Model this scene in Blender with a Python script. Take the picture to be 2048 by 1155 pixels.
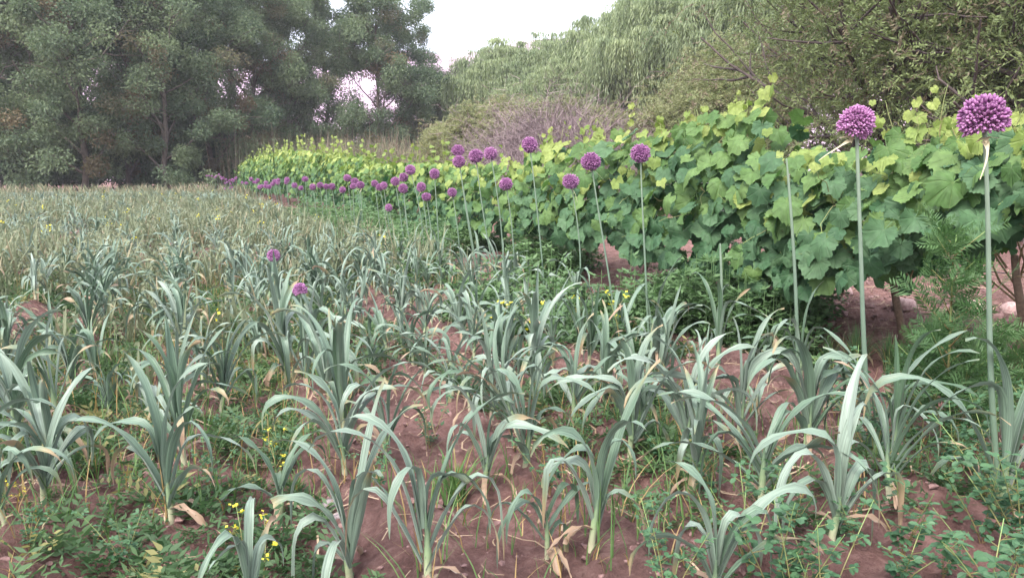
import bpy, math
import numpy as np
from mathutils import Vector, Matrix
R = math.radians
rng = np.random.default_rng(11)
scene = bpy.context.scene
for o in list(bpy.data.objects): bpy.data.objects.remove(o)
COL = scene.collection

# ------------------------------------------------------------------ camera
H, FPX = .85, 1540.0
YAW = math.atan(679 / 1540); PITCH = math.atan((577.5 - 348) / 1540)
cam_data = bpy.data.cameras.new('camera'); cam = bpy.data.objects.new('camera', cam_data); COL.objects.link(cam)
cam.location = (0, 0, H); cam.rotation_euler = (math.pi / 2 - PITCH, 0, -YAW)
cam_data.sensor_width = 36; cam_data.lens = 36 * FPX / 2048
cam_data.clip_start = .05; cam_data.clip_end = 6000
scene.camera = cam
# ------------------------------------------------------------------ sky, sun, exposure
SUN_EL, SUN_AZ = R(52), R(232)      # azimuth clockwise from +Y (the direction of the rows)
world = bpy.data.worlds.new('World'); scene.world = world; world.use_nodes = True
wn = world.node_tree.nodes; bg = wn['Background']
sky = wn.new('ShaderNodeTexSky'); sky.sky_type = 'NISHITA'; sky.sun_disc = False
sky.sun_elevation = SUN_EL; sky.sun_rotation = SUN_AZ
sky.air_density = .7; sky.dust_density = 10.0; sky.ozone_density = .3; sky.altitude = 0
mixs = wn.new('ShaderNodeMix'); mixs.data_type = 'RGBA'; mixs.inputs[0].default_value = .85; mixs.inputs[7].default_value = (2.85, 3.0, 3.5, 1)   # even high cloud veil
world.node_tree.links.new(sky.outputs[0], mixs.inputs[6]); world.node_tree.links.new(mixs.outputs[2], bg.inputs[0]); bg.inputs[1].default_value = .15
sd = bpy.data.lights.new('sun', 'SUN'); sd.energy = 1.2; sd.angle = R(28); sd.color = (1, .97, .95)
sun = bpy.data.objects.new('sun', sd); COL.objects.link(sun)
sv = Vector((math.sin(SUN_AZ) * math.cos(SUN_EL), math.cos(SUN_AZ) * math.cos(SUN_EL), math.sin(SUN_EL)))
sun.rotation_euler = sv.to_track_quat('Z', 'Y').to_euler()
vs = scene.view_settings; vs.view_transform = 'Standard'; vs.look = 'None'; vs.gamma = 1; vs.exposure = 2.5
vs.use_curve_mapping = False
scene.cycles.max_bounces = 7; scene.cycles.diffuse_bounces = 4; scene.cycles.transmission_bounces = 4
scene.cycles.use_denoising = True

# ------------------------------------------------------------------ pixel -> place helpers
sa, ca, sp_, cp_ = math.sin(YAW), math.cos(YAW), math.sin(PITCH), math.cos(PITCH)
FW = np.array((sa * cp_, ca * cp_, -sp_)); RT = np.array((ca, -sa, 0.)); UP = np.array((sa * sp_, ca * sp_, cp_))
EYE = np.array((0, 0, H))
def ray(px, py): return FW + (px - 1024) / FPX * RT + (577.5 - py) / FPX * UP
def on_ground(px, py, z=0.):
    d = ray(px, py); t = (z - H) / d[2]; return EYE + d * t
def on_plane(px, py, X):
    d = ray(px, py); t = X / d[0]; return EYE + d * t, t
def at_depth(px, t):                       # ground point below pixel column px at depth t metres
    d = ray(px, 348); q = EYE + d * t; return np.array((q[0], q[1], 0.))

# ------------------------------------------------------------------ noise and ground height
def _hash(ix, iy, s):
    n = (ix * 374761393 + iy * 668265263 + s * 1442695041) & 0x7fffffff
    n = ((n ^ (n >> 13)) * 1274126177) & 0x7fffffff
    return ((n ^ (n >> 16)) & 0xffff) / 65535.
def vnoise(x, y, s=0):
    x = np.asarray(x, float); y = np.asarray(y, float)
    ix = np.floor(x).astype(np.int64); iy = np.floor(y).astype(np.int64)
    fx = x - ix; fy = y - iy; fx = fx * fx * (3 - 2 * fx); fy = fy * fy * (3 - 2 * fy)
    a = _hash(ix, iy, s); b = _hash(ix + 1, iy, s); c = _hash(ix, iy + 1, s); d = _hash(ix + 1, iy + 1, s)
    return (a + (b - a) * fx) * (1 - fy) + (c + (d - c) * fx) * fy
ROWS = [1.75, 1.30, .90, .45, 0., -.42] + [-.42 - .43 * k for k in range(1, 18)]
ORD = ['outermost', 'second', 'third', 'fourth', 'fifth', 'sixth', 'seventh', 'eighth', 'ninth', 'tenth', 'eleventh', 'twelfth', 'thirteenth', 'fourteenth', 'fifteenth'] + ['sixteenth'] * 9
_rows = np.array(sorted(ROWS))
def gz(x, y):
    x = np.asarray(x, float); y = np.asarray(y, float)
    d = np.min(np.abs(x[..., None] - _rows), axis=-1)
    infield = np.clip((2.1 - x) / .2, 0, 1) * np.clip((31 - y) / 2, 0, 1)
    ridge = .075 * np.exp(-(d / .11) ** 2) * infield * (.6 + .6 * vnoise(x * 1.1, y * 1.1, 3))
    big = .05 * (vnoise(x * .5, y * .5, 1) - .5)
    mid = .05 * (vnoise(x * 4, y * 4, 2) - .5) + .03 * (vnoise(x * 11, y * 11, 4) - .5)
    ditch = -.2 * np.exp(-((x - 2.95) / .2) ** 2) * np.clip((7 - y) / 3, 0, 1)
    bank = .10 * np.clip((x - 3.2) / .5, 0, 1) * np.clip((9 - y) / 4, 0, 1)
    return ridge + big + mid + ditch + bank - .03
def gz1(x, y): return float(gz(np.array([x]), np.array([y]))[0])

# ------------------------------------------------------------------ mesh assembly
class MB:
    """collects vertices, quads and tris with a colour attribute (random, along, across, dryness)"""
    def __init__(s): s.v = []; s.c = []; s.f = []; s.n = 0; s.m = []
    def add(s, v, f, c, m=0):
        v = np.asarray(v, float).reshape(-1, 3); f = np.asarray(f, np.int64)
        c = np.broadcast_to(np.asarray(c, float), (len(v), 4))
        s.v.append(v); s.c.append(c); s.f.append(f + s.n); s.m.append(np.full(len(f), m)); s.n += len(v)
    def mesh(s, name, mats, smooth=True):
        me = bpy.data.meshes.new(name)
        V = np.concatenate(s.v); C = np.concatenate(s.c)
        me.vertices.add(len(V)); me.vertices.foreach_set('co', V.ravel().astype(np.float32))
        tot = np.concatenate([np.full(len(f), f.shape[1]) for f in s.f])
        idx = np.concatenate([f.ravel() for f in s.f])
        me.loops.add(len(idx)); me.loops.foreach_set('vertex_index', idx.astype(np.int32))
        me.polygons.add(len(tot)); st = np.concatenate([[0], np.cumsum(tot)[:-1]])
        me.polygons.foreach_set('loop_start', st.astype(np.int32)); me.polygons.foreach_set('loop_total', tot.astype(np.int32))
        me.polygons.foreach_set('material_index', np.concatenate(s.m).astype(np.int32))
        me.polygons.foreach_set('use_smooth', np.full(len(tot), smooth))
        a = me.color_attributes.new('Col', 'FLOAT_COLOR', 'POINT'); a.data.foreach_set('color', C.ravel().astype(np.float32))
        for m in (mats if isinstance(mats, (list, tuple)) else [mats]): me.materials.append(m)
        me.update(calc_edges=True); me.validate(); return me
def link(name, data, parent=None, loc=None, label=None, cat=None, group=None, kind=None):
    o = bpy.data.objects.new(name, data); COL.objects.link(o)
    if parent is not None: o.parent = parent
    if loc is not None: o.location = loc
    if label: o['label'] = label
    if cat: o['category'] = cat
    if group: o['group'] = group
    if kind: o['kind'] = kind
    return o
def norm(a): return a / np.maximum(np.linalg.norm(a, axis=-1, keepdims=True), 1e-9)
def rhombi(mb, c, d, s, L, W, rnd, m=0, dry=0., droop=0.):
    """leaf faces: c base points (N,3), d direction, s side, L length, W half width"""
    N = len(c); L = np.broadcast_to(L, N)[:, None]; W = np.broadcast_to(W, N)[:, None]
    tip = c + d * L; tip[:, 2] -= droop * L[:, 0]
    mid = c + d * L * .45
    V = np.stack([c, mid + s * W, tip, mid - s * W], 1)
    K = np.zeros((N, 4, 4)); K[..., 0] = np.broadcast_to(rnd, N)[:, None]
    K[:, :, 1] = (0, .45, 1, .45); K[:, :, 2] = (.5, 0, .5, 1); K[..., 3] = np.broadcast_to(dry, N)[:, None]
    mb.add(V, np.arange(N * 4).reshape(N, 4), K.reshape(-1, 4), m)
def rand_unit(n, r=None):
    v = (r or rng).normal(size=(n, 3)); return norm(v)
def side_of(d, r=None):
    return norm(np.cross(d, rand_unit(len(d), r)))
def strips(mb, P, S, W, rnd, dry=0., m=0, fold=None, N=None):
    """P (M,n,3) centre lines, S (M,n,3) sides, W (M,n) half widths. fold: lift of the edges along N"""
    M, n = P.shape[:2]; offs = (-1., 0., 1.) if fold is not None else (-1., 1.); k = len(offs)
    V = np.stack([P + S * (W[..., None] * o) + (0 if fold is None else N * (abs(o) * fold * W)[..., None]) for o in offs], 2)
    K = np.zeros((M, n, k, 4)); K[..., 0] = np.broadcast_to(rnd, M)[:, None, None]
    K[..., 1] = np.linspace(0, 1, n)[None, :, None]; K[..., 2] = (np.array(offs) + 1)[None, None] / 2
    K[..., 3] = np.broadcast_to(dry, M)[:, None, None]
    i = np.arange(n - 1)[:, None] * k + np.arange(k - 1)[None]
    q = np.stack([i, i + 1, i + k + 1, i + k], -1).reshape(-1, 4)
    F = (q[None] + (np.arange(M) * n * k)[:, None, None]).reshape(-1, 4)
    mb.add(V, F, K.reshape(-1, 4), m)
def tube(mb, pts, rad, sides=6, rnd=.5, m=0, cap=True, dry=0.):
    pts = np.asarray(pts, float); n = len(pts); rad = np.broadcast_to(rad, n)
    T = norm(np.gradient(pts, axis=0)); ref = np.array((0, 0, 1.)) if abs(T[:, 2]).mean() < .8 else np.array((1., 0, 0))
    A = norm(np.cross(T, ref)); B = np.cross(T, A); th = np.arange(sides) / sides * 2 * np.pi
    V = pts[:, None] + rad[:, None, None] * (A[:, None] * np.cos(th)[None, :, None] + B[:, None] * np.sin(th)[None, :, None])
    K = np.zeros((n, sides, 4)); K[..., 0] = rnd; K[..., 1] = np.linspace(0, 1, n)[:, None]; K[..., 2] = .5; K[..., 3] = dry
    i = np.arange(n - 1)[:, None] * sides; j = np.arange(sides)[None]; j2 = (j + 1) % sides
    F = np.stack([i + j, i + j2, i + sides + j2, i + sides + j], -1).reshape(-1, 4)
    mb.add(V, F, K.reshape(-1, 4), m)
    if cap:
        b = (n - 1) * sides
        V2 = np.concatenate([V[-1], pts[-1:] + T[-1] * rad[-1] * .4]); f = np.stack([j[0], j2[0], np.full(sides, sides)], -1)
        mb.add(V2, f, np.concatenate([K[-1], K[-1][:1]]), m)

# ------------------------------------------------------------------ materials
def nodes(name):
    m = bpy.data.materials.new(name); m.use_nodes = True; t = m.node_tree; t.nodes.clear()
    return m, t.nodes, t.links
def ramp(n, stops):
    r = n.new('ShaderNodeValToRGB'); e = r.color_ramp.elements
    while len(e) < len(stops): e.new(.5)
    for el, (p, c) in zip(e, stops): el.position = p; el.color = (*c, 1)
    return r
def leaf_mat(name, c0, c1, trans=.25, rough=.5, spec=.3, dryc=(.33, .22, .10), tint=None, objvar=0., tipc=None):
    """leaf: colour from c0 to c1 by the leaf's random number, dry towards brown, light passes through"""
    m, n, l = nodes(name)
    at = n.new('ShaderNodeAttribute'); at.attribute_name = 'Col'
    sep = n.new('ShaderNodeSeparateColor'); l.new(at.outputs['Color'], sep.inputs[0])
    fac = sep.outputs[0]
    if objvar:
        oi = n.new('ShaderNodeObjectInfo'); a = n.new('ShaderNodeMath'); a.operation = 'MULTIPLY_ADD'
        l.new(oi.outputs['Random'], a.inputs[0]); a.inputs[1].default_value = objvar; l.new(fac, a.inputs[2]); fac = a.outputs[0]
        b = n.new('ShaderNodeMath'); b.operation = 'SUBTRACT'; l.new(fac, b.inputs[0]); b.inputs[1].default_value = objvar / 2; fac = b.outputs[0]
    rp = ramp(n, [(0, c0), (1, c1)]); l.new(fac, rp.inputs[0])
    mx = n.new('ShaderNodeMix'); mx.data_type = 'RGBA'; l.new(at.outputs['Alpha'], mx.inputs[0])
    l.new(rp.outputs[0], mx.inputs[6]); mx.inputs[7].default_value = (*dryc, 1)
    col = mx.outputs[2]
    if tipc:
        mt = n.new('ShaderNodeMix'); mt.data_type = 'RGBA'
        tr_ = n.new('ShaderNodeMapRange'); tr_.inputs[1].default_value = .55; tr_.inputs[2].default_value = 1.0; l.new(sep.outputs[1], tr_.inputs[0])
        l.new(tr_.outputs[0], mt.inputs[0]); l.new(col, mt.inputs[6]); mt.inputs[7].default_value = (*tipc, 1); col = mt.outputs[2]
    p = n.new('ShaderNodeBsdfPrincipled'); p.inputs['Roughness'].default_value = rough; p.inputs['Specular IOR Level'].default_value = spec
    l.new(col, p.inputs['Base Color'])
    t = n.new('ShaderNodeBsdfTranslucent')
    hs = n.new('ShaderNodeHueSaturation'); hs.inputs['Saturation'].default_value = 1.15; hs.inputs['Value'].default_value = 1.3; l.new(col, hs.inputs['Color']); l.new(hs.outputs[0], t.inputs[0])
    ms = n.new('ShaderNodeMixShader'); ms.inputs[0].default_value = trans
    l.new(p.outputs[0], ms.inputs[1]); l.new(t.outputs[0], ms.inputs[2])
    o = n.new('ShaderNodeOutputMaterial'); l.new(ms.outputs[0], o.inputs[0]); return m
def add_veins(m, col=(.20, .27, .11), lo=.80, hi=.97, amount=.55):
    t = m.node_tree; n, l = t.nodes, t.links
    p = [x for x in n if x.type == 'BSDF_PRINCIPLED'][0]; src = p.inputs['Base Color'].links[0].from_socket
    sep = [x for x in n if x.type == 'SEPARATE_COLOR'][0]
    mr = n.new('ShaderNodeMapRange'); mr.inputs[1].default_value = lo; mr.inputs[2].default_value = hi; mr.inputs[4].default_value = amount; l.new(sep.outputs[2], mr.inputs[0])
    tc = n.new('ShaderNodeTexCoord'); ns = n.new('ShaderNodeTexNoise'); ns.inputs['Scale'].default_value = 5; ns.inputs['Detail'].default_value = 5; l.new(tc.outputs['Object'], ns.inputs['Vector'])
    m2 = n.new('ShaderNodeMapRange'); m2.inputs[1].default_value = .3; m2.inputs[2].default_value = .7; m2.inputs[3].default_value = .72; m2.inputs[4].default_value = 1.25; l.new(ns.outputs[0], m2.inputs[0])
    mu = n.new('ShaderNodeMix'); mu.data_type = 'RGBA'; mu.blend_type = 'MULTIPLY'; mu.inputs[0].default_value = 1; l.new(src, mu.inputs[6]); l.new(m2.outputs[0], mu.inputs[7])
    mx = n.new('ShaderNodeMix'); mx.data_type = 'RGBA'; l.new(mr.outputs[0], mx.inputs[0]); l.new(mu.outputs[2], mx.inputs[6]); mx.inputs[7].default_value = (*col, 1)
    l.new(mx.outputs[2], p.inputs['Base Color'])
    bp = n.new('ShaderNodeBump'); bp.inputs['Strength'].default_value = .5; bp.inputs['Distance'].default_value = .006; l.new(sep.outputs[2], bp.inputs['Height']); l.new(bp.outputs[0], p.inputs['Normal'])
def leek_mat(name):
    m, n, l = nodes(name)
    at = n.new('ShaderNodeAttribute'); at.attribute_name = 'Col'
    sep = n.new('ShaderNodeSeparateColor'); l.new(at.outputs['Color'], sep.inputs[0])
    r_, u_, v_, d_ = sep.outputs[0], sep.outputs[1], sep.outputs[2], at.outputs['Alpha']
    rp = ramp(n, [(0, (.058, .104, .058)), (.5, (.108, .160, .114)), (1, (.185, .235, .188))]); l.new(r_, rp.inputs[0])
    cb = n.new('ShaderNodeCombineXYZ')                      # fine veins run along the leaf
    def mul(a, k):
        q = n.new('ShaderNodeMath'); q.operation = 'MULTIPLY'; l.new(a, q.inputs[0]); q.inputs[1].default_value = k; return q.outputs[0]
    l.new(mul(v_, 14), cb.inputs[0]); l.new(mul(u_, 2.2), cb.inputs[1]); l.new(mul(r_, 40), cb.inputs[2])
    ns = n.new('ShaderNodeTexNoise'); ns.inputs['Scale'].default_value = 1.; ns.inputs['Detail'].default_value = 4; l.new(cb.outputs[0], ns.inputs['Vector'])
    mr = n.new('ShaderNodeMapRange'); mr.inputs[1].default_value = .3; mr.inputs[2].default_value = .7; mr.inputs[3].default_value = .58; mr.inputs[4].default_value = 1.5; l.new(ns.outputs[0], mr.inputs[0])
    mm = n.new('ShaderNodeMix'); mm.data_type = 'RGBA'; mm.blend_type = 'MULTIPLY'; mm.inputs[0].default_value = 1
    l.new(rp.outputs[0], mm.inputs[6]); l.new(mr.outputs[0], mm.inputs[7])
    # sheath end pale, tip yellow then brown depending on the dryness of the leaf
    n2 = n.new('ShaderNodeTexNoise'); n2.inputs['Scale'].default_value = 1.6; l.new(cb.outputs[0], n2.inputs['Vector'])
    ad = n.new('ShaderNodeMath'); ad.operation = 'ADD'; l.new(u_, ad.inputs[0]); l.new(mul(d_, 1.25), ad.inputs[1])
    ad2 = n.new('ShaderNodeMath'); ad2.operation = 'ADD'; l.new(ad.outputs[0], ad2.inputs[0]); l.new(mul(n2.outputs[0], .3), ad2.inputs[1])
    t1 = n.new('ShaderNodeMapRange'); t1.inputs[1].default_value = 1.18; t1.inputs[2].default_value = 1.42; l.new(ad2.outputs[0], t1.inputs[0])
    rp2 = ramp(n, [(0, (.13, .15, .07)), (.4, (.25, .20, .11)), (1, (.24, .165, .11))]); l.new(t1.outputs[0], rp2.inputs[0])
    t2 = n.new('ShaderNodeMapRange'); t2.inputs[1].default_value = 1.08; t2.inputs[2].default_value = 1.26; l.new(ad2.outputs[0], t2.inputs[0])
    mx = n.new('ShaderNodeMix'); mx.data_type = 'RGBA'; l.new(t2.outputs[0], mx.inputs[0]); l.new(mm.outputs[2], mx.inputs[6]); l.new(rp2.outputs[0], mx.inputs[7])
    col = mx.outputs[2]
    p = n.new('ShaderNodeBsdfPrincipled'); p.inputs['Roughness'].default_value = .5; p.inputs['Specular IOR Level'].default_value = .42
    p.inputs['Sheen Weight'].default_value = .15; p.inputs['Sheen Roughness'].default_value = .4
    l.new(col, p.inputs['Base Color'])
    bp = n.new('ShaderNodeBump'); bp.inputs['Strength'].default_value = .25; bp.inputs['Distance'].default_value = .002; l.new(ns.outputs[0], bp.inputs['Height']); l.new(bp.outputs[0], p.inputs['Normal'])
    t = n.new('ShaderNodeBsdfTranslucent'); l.new(col, t.inputs[0])
    ms = n.new('ShaderNodeMixShader'); ms.inputs[0].default_value = .16; l.new(p.outputs[0], ms.inputs[1]); l.new(t.outputs[0], ms.inputs[2])
    o = n.new('ShaderNodeOutputMaterial'); l.new(ms.outputs[0], o.inputs[0]); return m
def grad_mat(name, stops, rough=.6, noise=0., scale=30., spec=.25):
    """colour along the part (attribute 'along') with a little noise"""
    m, n, l = nodes(name)
    at = n.new('ShaderNodeAttribute'); at.attribute_name = 'Col'
    sep = n.new('ShaderNodeSeparateColor'); l.new(at.outputs['Color'], sep.inputs[0])
    rp = ramp(n, stops); l.new(sep.outputs[1], rp.inputs[0])
    tc = n.new('ShaderNodeTexCoord'); ns = n.new('ShaderNodeTexNoise'); ns.inputs['Scale'].default_value = scale; ns.inputs['Detail'].default_value = 5
    l.new(tc.outputs['Object'], ns.inputs['Vector'])
    mr = n.new('ShaderNodeMapRange'); mr.inputs[1].default_value = .25; mr.inputs[2].default_value = .75; mr.inputs[3].default_value = 1 - noise; mr.inputs[4].default_value = 1 + noise; l.new(ns.outputs[0], mr.inputs[0])
    mm = n.new('ShaderNodeMix'); mm.data_type = 'RGBA'; mm.blend_type = 'MULTIPLY'; mm.inputs[0].default_value = 1
    l.new(rp.outputs[0], mm.inputs[6]); l.new(mr.outputs[0], mm.inputs[7])
    p = n.new('ShaderNodeBsdfPrincipled'); p.inputs['Roughness'].default_value = rough; p.inputs['Specular IOR Level'].default_value = spec
    l.new(mm.outputs[2], p.inputs['Base Color'])
    o = n.new('ShaderNodeOutputMaterial'); l.new(p.outputs[0], o.inputs[0]); return m
def soil_mat():
    m, n, l = nodes('red_soil')
    tc = n.new('ShaderNodeTexCoord')
    def nz(s, d=6, r=.6):
        q = n.new('ShaderNodeTexNoise'); q.inputs['Scale'].default_value = s; q.inputs['Detail'].default_value = d; q.inputs['Roughness'].default_value = r
        l.new(tc.outputs['Object'], q.inputs['Vector']); return q.outputs[0]
    rp = ramp(n, [(.28, (.078, .043, .038)), (.5, (.188, .108, .097)), (.70, (.325, .208, .186))]); l.new(nz(16, 10, .78), rp.inputs[0])
    r2 = ramp(n, [(.35, (.8, .8, .8)), (.65, (1.15, 1.1, 1.08))]); l.new(nz(1.3, 3), r2.inputs[0])
    mm = n.new('ShaderNodeMix'); mm.data_type = 'RGBA'; mm.blend_type = 'MULTIPLY'; mm.inputs[0].default_value = 1
    l.new(rp.outputs[0], mm.inputs[6]); l.new(r2.outputs[0], mm.inputs[7])
    p = n.new('ShaderNodeBsdfPrincipled'); p.inputs['Roughness'].default_value = .95; p.inputs['Specular IOR Level'].default_value = .1
    l.new(mm.outputs[2], p.inputs['Base Color'])
    bp = n.new('ShaderNodeBump'); bp.inputs['Strength'].default_value = 1.; bp.inputs['Distance'].default_value = .04; l.new(nz(38, 10, .75), bp.inputs['Height']); l.new(bp.outputs[0], p.inputs['Normal'])
    o = n.new('ShaderNodeOutputMaterial'); l.new(p.outputs[0], o.inputs[0]); return m
def rock_mat(name, c0, c1, scale=25.):
    m, n, l = nodes(name); tc = n.new('ShaderNodeTexCoord')
    q = n.new('ShaderNodeTexNoise'); q.inputs['Scale'].default_value = scale; q.inputs['Detail'].default_value = 8; l.new(tc.outputs['Object'], q.inputs['Vector'])
    rp = ramp(n, [(.3, c0), (.7, c1)]); l.new(q.outputs[0], rp.inputs[0])
    p = n.new('ShaderNodeBsdfPrincipled'); p.inputs['Roughness'].default_value = .9; p.inputs['Specular IOR Level'].default_value = .15; l.new(rp.outputs[0], p.inputs['Base Color'])
    bp = n.new('ShaderNodeBump'); bp.inputs['Strength'].default_value = .5; bp.inputs['Distance'].default_value = .01; l.new(q.outputs[0], bp.inputs['Height']); l.new(bp.outputs[0], p.inputs['Normal'])
    o = n.new('ShaderNodeOutputMaterial'); l.new(p.outputs[0], o.inputs[0]); return m

M = {}
M['soil'] = soil_mat()
M['clod'] = rock_mat('soil_clod', (.11, .064, .06), (.23, .145, .135), 40)
M['stone'] = rock_mat('grey_stone', (.16, .13, .14), (.30, .26, .26), 30)
M['pinkstone'] = rock_mat('pink_stone', (.24, .15, .14), (.42, .30, .28), 12)
M['hill'] = rock_mat('sunset_tinted_hill', (.33, .23, .30), (.42, .31, .38), .01)  # pink of the sunset light is put into the hill's colour
M['leek'] = leek_mat('leek_leaf')
M['shaft'] = grad_mat('leek_shaft', [(0, (.34, .28, .22)), (.3, (.36, .36, .24)), (.6, (.19, .26, .14)), (.85, (.10, .15, .09)), (1, (.09, .14, .085))], .45, .15, 60)
M['stalk'] = grad_mat('flower_stalk', [(0, (.08, .13, .08)), (.5, (.115, .165, .12)), (1, (.165, .215, .155))], .4, .12, 25, .4)
M['floret'] = leaf_mat('purple_floret', (.20, .065, .19), (.50, .24, .45), .2, .6, .2, (.42, .36, .34), objvar=.35)
M['spathe'] = leaf_mat('papery_spathe', (.45, .38, .24), (.58, .52, .36), .3, .6, .2)
M['vine_old'] = leaf_mat('vine_leaf_mature', (.034, .086, .038), (.072, .138, .064), .25, .62, .25, objvar=.9)
M['vine_mid'] = leaf_mat('vine_leaf_middle', (.064, .130, .040), (.118, .195, .062), .3, .62, .25, objvar=.9)
M['vine_new'] = leaf_mat('vine_leaf_young', (.150, .220, .055), (.260, .310, .095), .36, .62, .25, objvar=.9)
for q_ in ('vine_old', 'vine_mid', 'vine_new'): add_veins(M[q_], {'vine_old': (.10, .16, .08), 'vine_mid': (.16, .22, .08), 'vine_new': (.26, .31, .12)}[q_])
M['cane'] = grad_mat('vine_cane', [(0, (.16, .11, .06)), (.6, (.17, .17, .07)), (1, (.22, .28, .10))], .7, .3, 40)
M['vinebark'] = grad_mat('vine_bark', [(0, (.09, .06, .045)), (1, (.14, .10, .07))], .95, .4, 60)
M['bark'] = grad_mat('tree_bark', [(0, (.085, .068, .058)), (1, (.13, .11, .09))], .95, .4, 8)
M['darkbark'] = grad_mat('dark_bark', [(0, (.05, .04, .038)), (1, (.09, .07, .065))], .95, .4, 12)
M['treeleaf'] = leaf_mat('dark_tree_leaf', (.054, .088, .052), (.172, .220, .114), .34, .6, .2, (.16, .11, .065), objvar=.25)
M['willow'] = leaf_mat('willow_leaf', (.120, .165, .085), (.270, .320, .165), .4, .5, .3, objvar=.25)
M['feather'] = leaf_mat('feathery_leaf', (.085, .118, .048), (.185, .230, .094), .3, .6, .2, (.16, .12, .09), objvar=.3)
M['shrub'] = leaf_mat('shrub_leaf', (.125, .145, .070), (.255, .270, .130), .32, .6, .2, (.22, .17, .13), objvar=.3)
M['twig'] = leaf_mat('mauve_twig', (.115, .088, .090), (.265, .205, .21), .0, .8, .1)
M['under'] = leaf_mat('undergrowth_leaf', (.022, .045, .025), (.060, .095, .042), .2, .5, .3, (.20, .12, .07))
M['reed'] = leaf_mat('dry_reed', (.13, .10, .075), (.25, .20, .145), .2, .7, .15, (.13, .18, .09))
M['weed'] = leaf_mat('green_weed', (.035, .075, .032), (.090, .150, .062), .3, .55, .25, (.26, .24, .10))
M['fieldweed'] = leaf_mat('field_weed', (.102, .128, .072), (.205, .222, .138), .3, .6, .2, (.27, .23, .15))
M['stripweed'] = leaf_mat('strip_weed', (.050, .100, .042), (.125, .205, .085), .3, .55, .25, (.26, .24, .10))
M['clover'] = leaf_mat('clover_leaf', (.026, .078, .038), (.066, .140, .062), .28, .5, .35)  # leaf colour darkened to carry the shade of the field corner
M['grass'] = leaf_mat('grass_blade', (.06, .12, .04), (.13, .22, .07), .3, .5, .3)
M['marigold'] = leaf_mat('feathery_herb_leaf', (.032, .078, .028), (.078, .145, .052), .3, .55, .25)
M['herbstem'] = grad_mat('herb_stem', [(0, (.22, .14, .07)), (.6, (.20, .21, .08)), (1, (.16, .26, .09))], .6, .2, 30)
M['petal'] = leaf_mat('yellow_petal', (.55, .48, .03), (.75, .68, .10), .3, .5, .2)
M['straw'] = leaf_mat('dry_straw', (.20, .14, .09), (.38, .29, .20), .1, .7, .15)
M['wire'] = grad_mat('trellis_wire', [(0, (.35, .34, .34)), (1, (.35, .34, .34))], .45, .1, 10, .6)

# ------------------------------------------------------------------ ground, hill
def lines(segs):
    out = []
    for a, b, st in segs: out.append(np.arange(a, b, st))
    return np.concatenate(out)
gx = lines([(-240, -100, 20), (-100, -20, 8), (-20, -8, 1.), (-8, -3, .15), (-3, -1.2, .045), (-1.2, 3.2, .027), (3.2, 5.2, .05), (5.2, 12, .25), (12, 40, 2), (40, 100, 10), (100, 241, 20)])
gy = lines([(-240, -20, 20), (-20, 0, 2.), (0, 1, .1), (1, 4.2, .027), (4.2, 7, .06), (7, 12, .08), (12, 30, .25), (30, 60, 2), (60, 241, 20)])
GX, GY = np.meshgrid(gx, gy)
fine = np.clip((9 - np.hypot(GX, GY)) / 4, 0, 1)
GZ = gz(GX, GY) + fine * (.032 * (np.abs(vnoise(GX * 23, GY * 23, 7) - .5) * 2) ** .7 + .022 * (vnoise(GX * 50, GY * 50, 8) - .5) - .012)
GZ = np.where(np.hypot(GX, GY) > 70, -.1, GZ)
mb = MB(); nx = len(gx); i = (np.arange(len(gy) - 1)[:, None] * nx + np.arange(nx - 1)[None]).ravel()
mb.add(np.stack([GX, GY, GZ], -1), np.stack([i, i + 1, i + nx + 1, i + nx], -1), (0, 0, 0, 0))
link('ground', mb.mesh('ground', M['soil'], True), label='reddish brown field soil raised in planting ridges', kind='structure')
mb = MB(); ax = np.linspace(-.7, 1.3, 90); rr = np.linspace(125, 235, 24)
A, RR = np.meshgrid(ax, rr); hh = np.clip((RR - 125) / 80, 0, 1) ** .8 * (22 + 11 * vnoise(A * 4, RR / 55, 5) + 6 * vnoise(A * 14, RR / 17, 6))
mb.add(np.stack([RR * np.sin(A), RR * np.cos(A), hh - 1], -1), np.array([[j * 90 + k, j * 90 + k + 1, j * 90 + 91 + k, j * 90 + 90 + k] for j in range(23) for k in range(89)]), (0, 0, 0, 0))
link('hill', mb.mesh('hill', M['hill']), label='bare hillside far beyond the trees, painted in pale sunset pink', kind='structure')

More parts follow.
